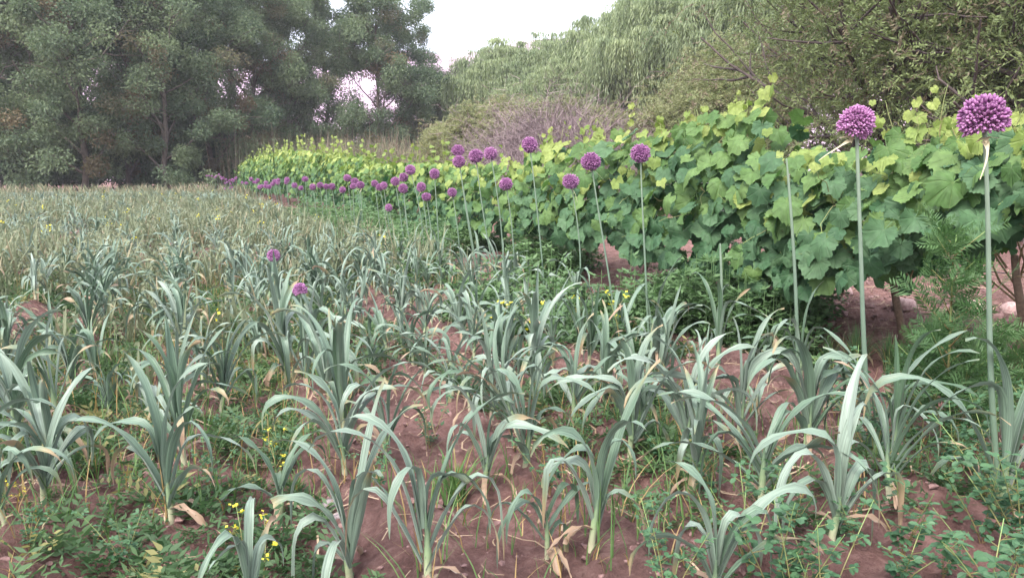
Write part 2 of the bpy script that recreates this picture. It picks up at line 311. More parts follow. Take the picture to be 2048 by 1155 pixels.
# ------------------------------------------------------------------ trees
def skeleton(h, r0, seed, nl, first=.2, spread=.45, up=.6, lean=(0, 0), sub=5, wob=.04):
    """trunk and limbs: list of (points, radii); tips: points along the outer limbs"""
    r = np.random.default_rng(seed); tubes = []; tips = []
    n = 10; t = np.linspace(0, 1, n)
    tr = np.stack([lean[0] * t * h + np.cumsum(r.normal(0, wob, n)) * h * .25, lean[1] * t * h + np.cumsum(r.normal(0, wob, n)) * h * .25, t * h * .93], 1); tr[0] = (0, 0, -.15)
    tubes.append((tr, r0 * (1 - .85 * t) + .01))
    for k in range(nl):
        f = first + (1 - first) * ((k + r.random() * .7) / nl); f = min(f, .98)
        p = np.array([np.interp(f, t, tr[:, j]) for j in range(3)]); az = k * 2.4 + r.normal(0, .4)
        L = h * spread * (1 - .55 * f) * r.uniform(.75, 1.2); e = up * r.uniform(.5, 1.3) + .5 * f
        m = 7; s = np.linspace(0, 1, m); d = np.array((math.cos(az) * math.cos(e), math.sin(az) * math.cos(e), math.sin(e)))
        lp = p + d * (s * L)[:, None]; lp[:, 2] += (-.06 * s ** 2 + .1 * s ** 3) * L; lp[1:] += np.cumsum(r.normal(0, .03 * L, (m - 1, 3)), 0) * .6
        rb = max(.02, r0 * (1 - .85 * f) * .55); tubes.append((lp, rb * (1 - .85 * s) + .006))
        tips += [lp[j] for j in (3, 4, 5, 6)]
        for q in range(sub):
            g = r.uniform(.3, .95); b = np.array([np.interp(g, s, lp[:, j]) for j in range(3)])
            a2 = az + r.uniform(-1.4, 1.4); e2 = r.uniform(-.1, 1.); l2 = L * r.uniform(.25, .5)
            d2 = np.array((math.cos(a2) * math.cos(e2), math.sin(a2) * math.cos(e2), math.sin(e2))); s2 = np.linspace(0, 1, 5)
            sp = b + d2 * (s2 * l2)[:, None]; sp[1:] += np.cumsum(r.normal(0, .04 * l2, (4, 3)), 0)
            tubes.append((sp, rb * .4 * (1 - .8 * s2) + .004)); tips += [sp[2], sp[4]]
    return tubes, np.array(tips)
def bark_mesh(name, tubes, mat, sides=7):
    mb = MB()
    for j, (p, r) in enumerate(tubes): tube(mb, p, r, sides if j < 1 else 5)
    return mb.mesh(name, mat)
def broadleaf_mesh(tips, seed, nclump, per, rx, rz, L, mat, jitter=.35, dryp=.05, skirt=0):
    r = np.random.default_rng(seed); mb = MB()
    c = tips[r.integers(0, len(tips), nclump)] + r.normal(0, jitter, (nclump, 3))
    if skirt:                                                     # low branches hanging round the foot
        a = r.uniform(0, 6.28, skirt); q = r.uniform(.7, 2.6, skirt); c = np.concatenate([c, np.stack([np.cos(a) * q, np.sin(a) * q, r.uniform(.5, 3.6, skirt)], 1)]); nclump += skirt
    for k in range(nclump):
        n = int(per * r.uniform(.6, 1.4)); u = rand_unit(n, r) * (r.random(n) ** .45)[:, None]
        sx = rx * r.uniform(.6, 1.4); p = c[k] + u * (sx, sx, rz * r.uniform(.7, 1.3)); p[:, 2] -= .06 * (u[:, 0] ** 2 + u[:, 1] ** 2) * sx
        d = norm(u * (1, 1, .5) + rand_unit(n, r) * .9 + (0, 0, -.15)); tone = r.uniform(0, 1)
        rhombi(mb, p, d, side_of(d, r), L * r.uniform(.7, 1.3, n), L * .27, np.clip(tone * .6 + r.random(n) * .4, 0, 1), dry=(r.random() < dryp) * r.uniform(.3, .9), droop=.15)
    return mb.mesh('crown', mat, False)
def willow_mesh(h, seed, ndome, nstr, slen, mat, L=.21, nseg=12):
    """crown built of many domes of hanging strands over a broad rounded form"""
    r = np.random.default_rng(seed); mb = MB()
    u = rand_unit(ndome, r); u[:, 2] = np.abs(u[:, 2]) * 1.1 - .25; rad0 = r.uniform(.55, 1., ndome)
    c = u * rad0[:, None] * (h * .36, h * .36, h * .40) + (0, 0, h * .56); c += r.normal(0, .25, c.shape)
    for k in range(ndome):
        n = int(nstr * r.uniform(.6, 1.4)); az = r.uniform(0, 2 * np.pi, n); rad = r.uniform(.1, 1., n) * r.uniform(.35, 1.2); ln = slen * r.uniform(.5, 1.4) * r.uniform(.4, 1.25, n)
        tone = r.uniform(0, 1); t = np.linspace(0, 1, nseg)[None]
        out = rad[:, None] * (1 - (1 - np.clip(t * 2.2, 0, 1)) ** 2)
        X = c[k, 0] + np.cos(az)[:, None] * out + r.normal(0, .02, (n, nseg)); Y = c[k, 1] + np.sin(az)[:, None] * out + r.normal(0, .02, (n, nseg))
        Z = c[k, 2] + .55 * np.sin(np.clip(t * 2.6, 0, 1.57)) * (1 - .45 * rad[:, None]) - ln[:, None] * np.clip(t - .15, 0, 1) ** 1.2
        Z = np.maximum(Z, .15)
        p = np.stack([X, Y, Z], -1).reshape(-1, 3); N = len(p)
        d = norm(np.stack([np.repeat(np.cos(az), nseg) * .3, np.repeat(np.sin(az), nseg) * .3, np.full(N, -1.)], 1) + rand_unit(N, r) * .28)
        rhombi(mb, p, d, side_of(d, r), L * r.uniform(.7, 1.4, N), L * .1, np.clip(tone * .55 + np.repeat(r.random(n), nseg) * .35 + r.random(N) * .15, 0, 1))
    return mb.mesh('crown', mat, False)
def feather_mesh(tips, seed, nspray, mat, slen=.45, nl=26, L=.06, droop=.5, spread=.35, upw=.15, dryp=.1):
    """sprays: short arching twigs with small leaflets on both sides"""
    r = np.random.default_rng(seed); mb = MB()
    b = tips[r.integers(0, len(tips), nspray)] + r.normal(0, spread, (nspray, 3)); d0 = norm(rand_unit(nspray, r) * (1, 1, .6) + (0, 0, upw)); ln = slen * r.uniform(.5, 1.4, nspray)
    t = np.linspace(.05, 1, nl)[None, :, None]
    p = b[:, None] + d0[:, None] * t * ln[:, None, None]; p[..., 2] -= droop * (t[..., 0] ** 2) * ln[:, None]
    p[..., 2] = np.maximum(p[..., 2], .05)
    sgn = np.where(np.arange(nl) % 2, 1., -1.)[None, :, None]; sd = side_of(d0, r)[:, None] * sgn
    d = norm(sd * .8 + d0[:, None] * .6 + r.normal(0, .25, p.shape)).reshape(-1, 3); N = len(d)
    tone = np.repeat(np.clip(vnoise(b[:, 0] * 1.3 + 50, b[:, 2] * 1.3 + 9, seed) * .8 + r.random(nspray) * .3 - .05, 0, 1), nl)
    rhombi(mb, p.reshape(-1, 3), d, side_of(d, r), L * r.uniform(.6, 1.4, N), L * .17, tone, dry=np.repeat((r.random(nspray) < dryp) * .8, nl))
    tw = np.stack([b, b + d0 * ln[:, None] * .5, b + d0 * ln[:, None]], 1); tw[:, 1, 2] -= droop * .25 * ln; tw[:, 2, 2] -= droop * ln; tw[..., 2] = np.maximum(tw[..., 2], .05)
    S = np.repeat(side_of(d0, r)[:, None], 3, 1); strips(mb, tw, S, np.full((nspray, 3), .0025) * (1.5, 1, .5), .3, dry=.25)
    return mb.mesh('crown', mat, False)
def tree(name, bark, crown, px, depth, s, rz, label, cat='tree', group=None, xy=None):
    q = at_depth(px, depth) if xy is None else np.array((*xy, 0))
    e = link(name, None, loc=(q[0], q[1], 0), label=label, cat=cat, group=group); e.rotation_euler = (0, 0, rz); e.scale = (s if not isinstance(s, tuple) else s[0],) * 2 + ((s if not isinstance(s, tuple) else s[1]),)
    if bark: link('trunk', bark, e)
    link('crown', crown, e); return e

# tall dark trees closing the far end of the field
dark = []
for k, (h, lean) in enumerate([(11.5, (.02, .0)), (12., (-.03, .02))]):
    tb, tp = skeleton(h, .12, 100 + k, 28, .05, .34, .7, lean, 5)
    dark.append((bark_mesh('trunk', tb, M['bark']), broadleaf_mesh(tp, 200 + k, 155, 380, .60, .46, .12, M['treeleaf'], .2, .09, 26)))
tallspots = [(-40, 33, 0, 1.05), (75, 35, 1, 1.), (165, 32.5, 2, 1.12), (255, 35.5, 0, .98), (335, 33.5, 1, .95), (420, 37, 2, 1.08), (505, 40, 0, .98), (585, 42, 1, .92), (665, 45, 2, 1.0),
             (750, 43, 0, 1.0), (812, 46, 1, .84), (862, 48, 2, .68), (893, 49, 0, .60)]
CNT = ['first', 'second', 'third', 'fourth', 'fifth', 'sixth', 'seventh', 'eighth', 'ninth', 'tenth', 'eleventh', 'twelfth', 'thirteenth', 'fourteenth']
for k, (px, d, v, s) in enumerate(tallspots):
    lab = f'tall dark tree at the field end, {CNT[5 - k]} in its row counted from the reeds' if k < 6 else (f'slender leafy tree behind the reeds, {CNT[12 - k]} in line from the gap showing the hill' if k < 11 else f'short dark tree, {CNT[12 - k]} beside the gap showing the pink hill')
    tree('field_edge_tree', *dark[v % 2], px, d, s, k * 1.9, lab, group='trees at the end of the field')
for k, (px, d, v, s) in enumerate([(20, 44, 1, 1.1), (130, 46, 2, 1.15), (240, 45, 0, 1.1), (350, 47, 1, 1.05), (460, 49, 0, 1.1)]):
    tree('field_edge_tree', *dark[v % 2], px, d, s, k * 2.7 + 1, f'dark tree behind the front row of trees, {CNT[4 - k]} counted from the reeds', group='trees behind the first row')
# dark undergrowth below them
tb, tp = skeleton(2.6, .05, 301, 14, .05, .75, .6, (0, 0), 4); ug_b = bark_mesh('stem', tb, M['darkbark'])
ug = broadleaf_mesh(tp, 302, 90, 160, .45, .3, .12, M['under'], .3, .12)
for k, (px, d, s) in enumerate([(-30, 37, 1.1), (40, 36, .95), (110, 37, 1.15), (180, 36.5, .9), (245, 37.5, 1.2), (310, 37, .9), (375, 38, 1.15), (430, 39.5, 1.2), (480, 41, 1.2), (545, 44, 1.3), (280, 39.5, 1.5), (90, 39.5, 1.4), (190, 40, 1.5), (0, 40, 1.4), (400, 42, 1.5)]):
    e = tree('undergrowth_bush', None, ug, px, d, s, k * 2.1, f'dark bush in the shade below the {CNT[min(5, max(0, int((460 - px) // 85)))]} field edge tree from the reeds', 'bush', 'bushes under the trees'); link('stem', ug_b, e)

# willows
wil = []
for k, h in enumerate([9.5, 9.]):
    tb, tp = skeleton(h, .22, 400 + k, 20, .25, .42, .7, (0, 0), 4)
    wil.append((bark_mesh('trunk', [(q_ * (1, 1, .82), r_) for q_, r_ in tb], M['bark']), willow_mesh(h, 420 + k, 165, 36, 2.7, M['willow'])))
for k, (px, d, v, s) in enumerate([(1000, 47, 1, 1.1), (1085, 45, 0, 1.0), (1165, 43, 2, 1.0), (1260, 41, 1, 1.18), (1350, 38, 0, 1.25), (1450, 35, 2, 1.2), (1560, 33, 1, 1.35), (1690, 33, 0, 1.35), (1010, 41, 2, .62), (1110, 39, 0, .74), (948, 46, 0, .66)]):
    tree('willow_tree', *wil[v % 2], px, d, s, k * 2.3 + .4, f'weeping willow with pale hanging foliage, {CNT[k]} from the gap showing the hill' if k < 8 else f'low young willow standing near the {CNT[k - 8]} tall weeping willow from the gap', group='willows behind the shrubs')

# grey green shrubs in front of the willows
shr = []
for k in range(2):
    tb, tp = skeleton(3.2, .06, 500 + k, 26, .06, .62, .9, (0, 0), 5, .05)
    shr.append((bark_mesh('stem', tb, M['darkbark'], 5), feather_mesh(tp, 520 + k, 1700, M['shrub'], .55, 18, .095, .35, .22, .5, .12)))
for k, (px, d, v, s) in enumerate([(px_, d_, v_, s_ * (.72 if px_ < 1340 else .82)) for px_, d_, v_, s_ in [(880, 25, 0, .85), (935, 23, 1, .98), (1000, 22, 0, 1.02), (1070, 21, 0, .95), (1130, 22, 1, 1.0), (1200, 21, 0, .9), (1240, 20, 1, .82), (1310, 19.5, 0, .88), (1380, 19, 1, .92), (1450, 18, 0, 1.05), (1520, 17.5, 1, .95), (1160, 23, 0, .9), (1420, 22, 1, 1.35), (1340, 23, 0, 1.0)]]):
    e = tree('feathery_shrub', None, shr[v][1], px, d, s, k * 1.7, f'rounded grey green feathery shrub, {CNT[k]} of the mound counted from the reeds' if k < 6 else f'yellowish green feathery shrub below the willows, {CNT[k - 6]} on from the mauve bush', 'shrub', 'shrubs behind the grapevines'); link('stem', shr[v][0], e)
# bare mauve bush
def twig_mesh(seed, n, R0, h, w):
    r = np.random.default_rng(seed); mb = MB(); m = 7; t = np.linspace(0, 1, m)[None, :, None]
    b = np.stack([r.normal(0, R0 * .35, n), r.normal(0, R0 * .35, n), r.uniform(0, h * .35, n)], 1)
    d = norm(np.stack([r.normal(0, .6, n), r.normal(0, .6, n), r.uniform(.4, 1.3, n)], 1)); L = h * r.uniform(.35, .8, n)
    P = b[:, None] + d[:, None] * t * L[:, None, None] + np.cumsum(r.normal(0, .03, (n, m, 3)), 1); P[..., 2] -= .25 * t[..., 0] ** 2 * L[:, None]
    S = np.repeat(side_of(d, r)[:, None], m, 1); strips(mb, P, S, w * (1 - .8 * t[..., 0]) * np.ones((n, m)), r.random(n))
    k = 7; bi = np.repeat(np.arange(n), k); g = r.integers(2, m, n * k); b2 = P[bi, g]; d2 = norm(d[bi] * .6 + rand_unit(n * k, r) * .8); l2 = r.uniform(.12, .4, n * k)
    P2 = b2[:, None] + d2[:, None] * np.linspace(0, 1, 4)[None, :, None] * l2[:, None, None] + np.cumsum(r.normal(0, .015, (n * k, 4, 3)), 1)
    strips(mb, P2, np.repeat(side_of(d2, r)[:, None], 4, 1), np.full((n * k, 4), w * .45) * (1, .9, .7, .4), r.random(n * k))
    return mb.mesh('branches', M['twig'], False)
tw = twig_mesh(600, 1500, 1.5, 3.6, .010)
for k, (px, d, s) in enumerate([(1065, 16.5, .74), (1112, 17, .92), (1150, 16, .66), (1025, 16.5, .5), (1080, 14.5, .52)]):
    e = link('bare_bush', None, loc=tuple(at_depth(px, d)), label=['leafless mauve bush of fine dry twigs in the middle of the mauve thicket', 'tallest leafless mauve bush of fine dry twigs', 'leafless mauve bush of fine twigs on the willow side of the tallest', 'small leafless mauve bush at the reed side of the thicket', 'low leafless mauve bush just behind the vine leaves'][k], cat='bush', group='bare mauve bushes'); e.rotation_euler = (0, 0, k * 1.3); e.scale = (s, s, s); link('branches', tw, e)

# dry reeds and brown brush behind the far vines
def reed_mesh(seed, n, R0, h, dryp):
    r = np.random.default_rng(seed); mb = MB(); m = 5; t = np.linspace(0, 1, m)
    b = np.stack([r.normal(0, R0, n), r.normal(0, R0 * .6, n), np.zeros(n)], 1); az = r.uniform(0, 2 * np.pi, n); ln = h * r.uniform(.5, 1.1, n); le = r.uniform(.05, .35, n)
    o = (le[:, None] * t[None] ** 2 * ln[:, None]); P = np.stack([b[:, :1] + np.cos(az)[:, None] * o, b[:, 1:2] + np.sin(az)[:, None] * o, t[None] * ln[:, None] * (1 - .3 * le[:, None] * t[None])], -1)
    S = np.repeat(np.stack([-np.sin(az), np.cos(az), az * 0], 1)[:, None], m, 1); strips(mb, P, S, .014 * (1 - .85 * t)[None] * np.ones((n, 1)), r.random(n), dry=(r.random(n) < dryp) * r.uniform(.5, 1, n))
    k = 6; bi = np.repeat(np.arange(n), k); g = r.uniform(.3, 1, n * k); a2 = r.uniform(0, 6.28, n * k); l2 = r.uniform(.2, .5, n * k)
    b2 = np.stack([np.interp(g, t, t) * 0 + P[bi, (g * 4).astype(int), j] for j in range(3)], 1); u = np.linspace(0, 1, 4)
    P2 = np.stack([b2[:, :1] + np.cos(a2)[:, None] * u * l2[:, None] * .6, b2[:, 1:2] + np.sin(a2)[:, None] * u * l2[:, None] * .6, b2[:, 2:] + (u * .8 - u ** 2 * .75)[None] * l2[:, None]], -1)
    S2 = np.repeat(np.stack([-np.sin(a2), np.cos(a2), a2 * 0], 1)[:, None], 4, 1); strips(mb, P2, S2, .013 * (1 - .8 * u)[None] * np.ones((n * k, 1)), r.random(n * k), dry=np.repeat((r.random(n) < dryp) * .8, k))
    return mb.mesh('reed_clump', M['reed'], False)
rd = [reed_mesh(700, 420, .9, 2.5, .35), reed_mesh(701, 420, .9, 2.7, .75)]
for k, (px, d, v, s) in enumerate([(500, 38, 1, 1.15), (525, 36, 1, 1.1), (560, 38, 0, 1.), (600, 37, 0, 1.05), (640, 36, 0, .95), (680, 36, 0, 1.), (720, 35, 0, 1.02), (760, 35, 0, .95), (800, 34, 0, .9), (830, 33, 0, .9), (545, 41, 1, 1.4), (655, 41, 0, 1.3), (705, 40, 0, 1.2), (780, 39, 0, 1.2)]):
    e = link('reed_clump', rd[v], loc=tuple(at_depth(px, d)), label='dry brown reed clump behind the far end of the vine row' if v == 0 else 'green grey arching reed clump at the far end of the vine row', cat='reeds', group='reeds behind the vines'); e.rotation_euler = (0, 0, k * 1.1); e.scale = (s, s, s * 1.05)

# feathery spreading trees behind the near vines
def spreading(seed, h, nl):
    tb, tp = skeleton(h, .13, seed, nl, .12, .75, .35, (.12, -.05), 7, .07); return bark_mesh('trunk', tb, M['darkbark']), feather_mesh(tp, seed + 1, 2600, M['feather'], .5, 20, .066, .5, .26, .1, .16)
spr = [spreading(800, 5.2, 26), spreading(810, 4.6, 24)]
for k, (px, d, v, s) in enumerate([(2060, 9.5, 0, .85), (1900, 11.5, 1, .9), (1740, 13, 0, .95), (2230, 9, 1, 1.0), (1960, 15, 1, 1.3), (1800, 17, 0, 1.2), (2150, 14, 0, 1.2)]):
    tree('feathery_tree', *spr[v], px, d, s, k * 2.2 + .6, ['olive feathery tree with dark crooked branches behind the biggest flower ball', 'olive feathery tree with crooked branches between the two big flower heads', 'olive feathery tree with a bare forked limb behind the tall vine shoot', 'olive feathery tree beside the trellis end', 'olive feathery tree standing taller behind the biggest flower ball', 'olive feathery tree standing taller behind the domed flower head', 'olive feathery tree at the back beside the trellis end'][k], group='feathery trees behind the vines')
link('undergrowth', twig_mesh(650, 900, 1.6, 1.1, .006), loc=tuple(at_depth(1800, 9.5)), label='tangle of dry twigs on the ground under the feathery trees', kind='stuff')

# ------------------------------------------------------------------ leeks
def leek_leaf(r, hs, az, L, W, e0, bend, p, twist, dry, tone, n=15, k=5, kink=None, r0=.012, cut=1.):
    """one arching keeled leaf; returns verts, faces, attributes"""
    u = np.linspace(0, 1, n); el = e0 - bend * u ** p
    if kink: el = el - kink[1] / (1 + np.exp(-(u - kink[0]) * 40))
    el = np.maximum(el, -1.5)
    a = az + np.cumsum(r.normal(0, .03, n)) + twist * .25 * u
    T = np.stack([np.cos(a) * np.cos(el), np.sin(a) * np.cos(el), np.sin(el)], 1)
    P = np.concatenate([np.zeros((1, 3)), np.cumsum((T[1:] + T[:-1]) / 2, 0)]) * (L / (n - 1)); P += (math.cos(az) * r0, math.sin(az) * r0, hs)
    S = np.stack([-np.sin(a), np.cos(a), 0 * a], 1); N = np.cross(S, T) * -1
    tw = twist * u ** 1.5; S2 = S * np.cos(tw)[:, None] + N * np.sin(tw)[:, None]; N2 = N * np.cos(tw)[:, None] - S * np.sin(tw)[:, None]
    w = W * .5 * np.minimum(1, .55 + u * 2.0) * np.clip(1 - (u * cut) ** 2.6, 0, 1) ** .8 * (1 + .06 * np.sin(u * 14 + az)) + .0012
    fold = np.interp(u, [0, .25, .7, 1], [1.0, .65, .38, .7]); off = np.linspace(-1, 1, k)
    V = P[:, None] + S2[:, None] * (w[:, None] * off[None] * np.cos(fold * .8)[:, None])[..., None] + N2[:, None] * (w[:, None] * (np.abs(off) ** 1.3)[None] * np.sin(fold * .8)[:, None])[..., None]
    V[..., 2] += .004 * np.sin(u * 20 + az * 3)[:, None] * off[None] * (u > .2)[:, None]
    K = np.zeros((n, k, 4)); K[..., 0] = tone; K[..., 1] = u[:, None]; K[..., 2] = (off[None] + 1) / 2; K[..., 3] = dry
    i = np.arange(n - 1)[:, None] * k + np.arange(k - 1)[None]; F = np.stack([i, i + 1, i + k + 1, i + k], -1).reshape(-1, 4)
    return V.reshape(-1, 3), F, K.reshape(-1, 4)
LOOKS = {'upright': (1.5, 1.7, 3.2), 'arching': (1.46, 2.6, 2.7), 'drooping': (1.42, 3.1, 2.3), 'sprawling': (1.2, 2.3, 1.8)}
def leek_parts(seed, look='arching', nleaf=10, size=1., lo=0, fan=None, wide=.028):
    """list of (name, MB) in plant space; lo: 0 near, 1 middle, 2 far"""
    r = np.random.default_rng(seed); e0, bend, p = LOOKS[look]; out = []
    n, k = [(15, 5), (8, 3), (6, 2)][lo]; fan = r.uniform(0, np.pi) if fan is None else fan
    hst = r.uniform(.12, .22) * size; base_tone = r.uniform(.2, .85); wv = r.uniform(.8, 1.15); mess = r.uniform(.5, 1.6)
    mb = MB(); s = np.linspace(0, 1, 6 if lo == 0 else 3)
    tube(mb, np.stack([.008 * np.sin(s * 2 + seed), .008 * np.cos(s * 3), -.05 + s * (hst * 1.15 + .05)], 1), np.interp(s, [0, .25, .6, 1], [.015, .0108, .0112, .002]) * size, 9 if lo == 0 else 5, .5)
    out.append(('stem', mb))
    for j in range(nleaf):
        f = j / (nleaf - 1)                       # 0 oldest and lowest, 1 youngest
        az = fan + (j % 2) * np.pi + r.normal(0, .4 * mess); hs = hst * (.30 + .70 * f)
        L = size * (.24 + .25 * math.sin(math.pi * (.2 + .62 * f))) * r.uniform(.85, 1.2); W = size * wide * wv * (.78 + .4 * math.sin(math.pi * (.15 + .7 * f))) * r.uniform(.85, 1.12)
        ee = min(1.55, e0 - .34 * (1 - f) + r.normal(0, .12 * mess) + .08 * f); bb = bend * (1.15 - .6 * f) * np.clip(r.normal(1, .35 * mess), .15, 1.7)
        cut = r.uniform(.55, .75) if r.random() < .1 else 1.; L *= cut
        kink = (r.uniform(.32, .6), r.uniform(.9, 2.0)) if r.random() < .5 else None
        dry = float(np.clip(.40 * (1 - f) ** 3.5 + r.normal(.0, .07), 0, .7))
        m = MB(); m.add(*leek_leaf(r, hs, az, L, W, ee, bb, p * r.uniform(.8, 1.25), r.normal(0, .7), dry, np.clip(base_tone + r.normal(0, .2), 0, 1), n, k, kink, .010 * size, cut)); out.append(('leaf', m))
    for j in range(2 if lo == 0 else 1):          # withered leaves lying at the base
        m = MB(); m.add(*leek_leaf(r, .05 * size, r.uniform(0, 6.28), size * r.uniform(.14, .24), .016, .7, r.uniform(1.6, 2.6), .7, r.normal(0, 1.5), r.uniform(.9, 1.), .5, max(n - 5, 5), k)); 
        v = m.v[0]; v[:, 2] = np.maximum(v[:, 2], .005); out.append(('withered_leaf', m))
    return out
def part_mesh(nm, m): return m.mesh(nm, M['shaft'] if nm == 'stem' else M['leek'])
def join_parts(parts, name='leek'):
    big = MB()
    for nm, m in parts:
        for v, f, c in zip(m.v, [f for f in m.f], m.c): pass
        base = big.n
        for v, c in zip(m.v, m.c): big.v.append(v); big.c.append(c); big.n += len(v)
        for f in m.f: big.f.append(f + base); big.m.append(np.full(len(f), 0 if nm == 'stem' else 1))
    return big
def place_leek(parts_meshes, x, y, rz, s, label, group, name='leek_plant', tilt=(0, 0)):
    e = link(name, None, loc=(x, y, gz1(x, y) + .008), label=label, cat='leek', group=group); e.rotation_euler = (tilt[0], tilt[1], rz); e.scale = (s, s, s)
    for nm, me in parts_meshes: link(nm, me, e)
    return e
def rowname(x):
    k = int(np.argmin([abs(x - q) for q in ROWS])); return ORD[k]
# near plants at the places the photograph shows: base pixel, look, size, leaves, fan direction
NEAR = [((338, 1064), 'arching', 1.0, 9, -.4, 'stout leek on a bare soil mound with pale leaf bases and one folded leaf'),
        ((367, 960), 'upright', 1.06, 11, -.3, 'tall grey green leek standing just behind the leek on the bare mound'),
        ((40, 907), 'drooping', 1.02, 11, -.2, 'big leek with long curved leaves and brown tips in the sixth row from the vines'),
        ((144, 795), 'arching', .95, 10, .3, 'leek with several brown withered lower leaves behind the big curved one'),
        ((181, 700), 'upright', 1.0, 11, .1, 'upright blue green leek with a dense leaf fan among green weeds'),
        ((367, 731), 'upright', .98, 10, .2, 'tall blue green leek in the fifth row with white folded leaf tops'),
        ((655, 817), 'arching', 1.05, 11, -.3, 'broad leek with wide pale leaves bending outward both ways in the fourth row'),
        ((686, 955), 'drooping', 1.0, 10, .0, 'leek with long horizontal yellowing leaf reaching over the soil'),
        ((701, 1141), 'arching', 1.08, 11, -.2, 'large leek with ribbed wide leaves beside the small grey stones'),
        ((776, 912), 'arching', .95, 9, .3, 'leek with tall hooked leaves between two bare soil patches'),
        ((973, 982), 'arching', .92, 7, -.1, 'leek with long white shaft standing clear of the soil by the grass tuft'),
        ((1052, 955), 'upright', .98, 9, .2, 'leek with folded pale leaf top next to the long white shaft'),
        ((903, 795), 'sprawling', .9, 9, .0, 'yellowing leek with brown curled leaves on the third ridge'),
        ((1090, 1125), 'sprawling', .72, 6, .4, 'small thin leek with a few pale leaves overgrown by weeds'),
        ((1148, 849), 'arching', .95, 10, .1, 'dark grey green leek beside dry brown leaf litter in the second row'),
        ((1265, 912), 'upright', 1.08, 11, .2, 'tall leek with stiff blue green leaves on the second ridge'),
        ((1191, 1115), 'arching', 1.05, 8, -.1, 'wide open leek with two long arching leaves over red soil'),
        ((632, 721), 'upright', 1.02, 12, .0, 'dense upright leek carrying many grey leaves in the fourth row'),
        ((946, 721), 'arching', .96, 10, .2, 'grey leek with crossing arched leaves on the ridge of dry litter'),
        ((823, 731), 'drooping', .9, 9, .1, 'leek with pale drooping leaves in the third row from the vines'),
        ((1521, 1035), 'sprawling', 1.1, 11, -.3, 'wide leek with ribbon leaves spreading over bare soil beside the clover'),
        ((1617, 907), 'arching', 1.1, 11, .1, 'dark leek with long leaves crossing above the clover'),
        ((1670, 1104), 'arching', 1.08, 7, .2, 'dark leek with upright broad leaves rising out of the clover'),
        ((1372, 902), 'drooping', 1.1, 11, -.2, 'leek with long drooping silver leaves at the edge of the weeds'),
        ((1537, 745), 'upright', .95, 8, .1, 'tall thin leek at the edge of the path below the grapevines'),
        ((850, 1215), 'arching', 1.12, 9, .1, 'leek with very wide leaves curling close over the soil'),
        ((500, 1230), 'upright', .8, 6, 1.2, 'leek with narrow half dry leaves beside the mustard plants'),
        ((1430, 1210), 'drooping', 1.05, 8, -.1, 'leek with arched leaf and dry tip over the red soil'),
        ((-60, 1010), 'drooping', 1.05, 9, .0, 'leek whose arched leaf hangs over the low weeds'),
        ((1480, 880), 'upright', 1.0, 10, .1, 'upright leek between the clover and the weedy strip'),
        ((560, 1010), 'sprawling', .7, 5, .8, 'small sprawling leek beside the yellow mustard')]
used = []
for k, ((px, py), look, sz, nl, fan, lab) in enumerate(NEAR):
    q = on_ground(px, py); ps = leek_parts(1000 + k, look, nl, sz * (.70 if py < 1150 else .64), 0, fan - YAW, .036)
    place_leek([(nm, part_mesh(nm, m)) for nm, m in ps], q[0], q[1], 0, 1, lab, None); used.append((q[0], q[1]))
used = np.array(used)
protos = []
for k in range(28):
    look = ['upright', 'arching', 'drooping', 'arching', 'sprawling', 'upright', 'arching', 'drooping'][k % 8]
    ps = leek_parts(2000 + k, look, 9 + k % 4, 1, 0); mids = leek_parts(2000 + k, look, 9 + k % 4, 1, 1)
    far = join_parts(leek_parts(2100 + k, look, 9 + k % 3, 1, 2))
    protos.append((look, [(nm, part_mesh(nm, m)) for nm, m in ps], join_parts(mids).mesh('leek_plant', [M['shaft'], M['leek']]), far))
spots = []
rs = np.random.default_rng(5)
for x0 in ROWS:
    y = 1.1 + rs.random() * .3
    while y < 29.5:
        x = x0 + rs.normal(0, .07); p = np.array((x, y))
        az = math.atan2(x, y); lim = -.22 if y < 20 else -.26
        if az > lim and np.min(np.hypot(*(used - p).T)) > .16 and rs.random() < (.95 if x > -.7 and y < 7 else .72):
            d = math.hypot(x, y)
            if d > 1.95: spots.append((d, x, y))
        y += rs.uniform(.10, .22) * (1 if y < 12 else 1.15)
spots.sort(); NF = 300 - len(NEAR)
LK = {'upright': 'upright grey green leek', 'arching': 'leek with arching grey green leaves', 'drooping': 'leek with drooping pale leaves', 'sprawling': 'low sprawling leek with yellowing leaves'}
rest = MB()
for k, (d, x, y) in enumerate(spots):
    pr = protos[rs.integers(0, 28)]; rz = rs.uniform(0, 6.28); s = rs.uniform(.42, .80) * (1 if d < 8 else .85)
    if k < NF:
        far_w = ' in the weedy field' if x < -.6 else ''
        lab = f'{LK[pr[0]]} growing in the {rowname(x)} row from the grapevines'; grp = 'leeks planted in rows'
        if k < 135: place_leek(pr[1], x, y, rz, s, lab, grp, tilt=(rs.normal(0, .11), rs.normal(0, .11)))
        else:
            o = link('leek_plant', pr[2], loc=(x, y, gz1(x, y)), label=lab + ', farther along', cat='leek', group=grp); o.rotation_euler = (rs.normal(0, .06), rs.normal(0, .06), rz); o.scale = (s, s, s)
    else:
        c, sn = math.cos(rz), math.sin(rz); Rm = np.array(((c, -sn, 0), (sn, c, 0), (0, 0, 1))).T * s; b = rest.n; g = gz1(x, y)
        fm = pr[3]
        for v, cc in zip(fm.v, fm.c): rest.v.append(v @ Rm + (x, y, g)); rest.c.append(cc); rest.n += len(v)
        for f, mi in zip(fm.f, fm.m): rest.f.append(f + b); rest.m.append(mi)
link('leek_plants', rest.mesh('leek_plants', [M['shaft'], M['leek']]), label='mass of grey green leeks filling the far part of the field', cat='leeks', kind='stuff')

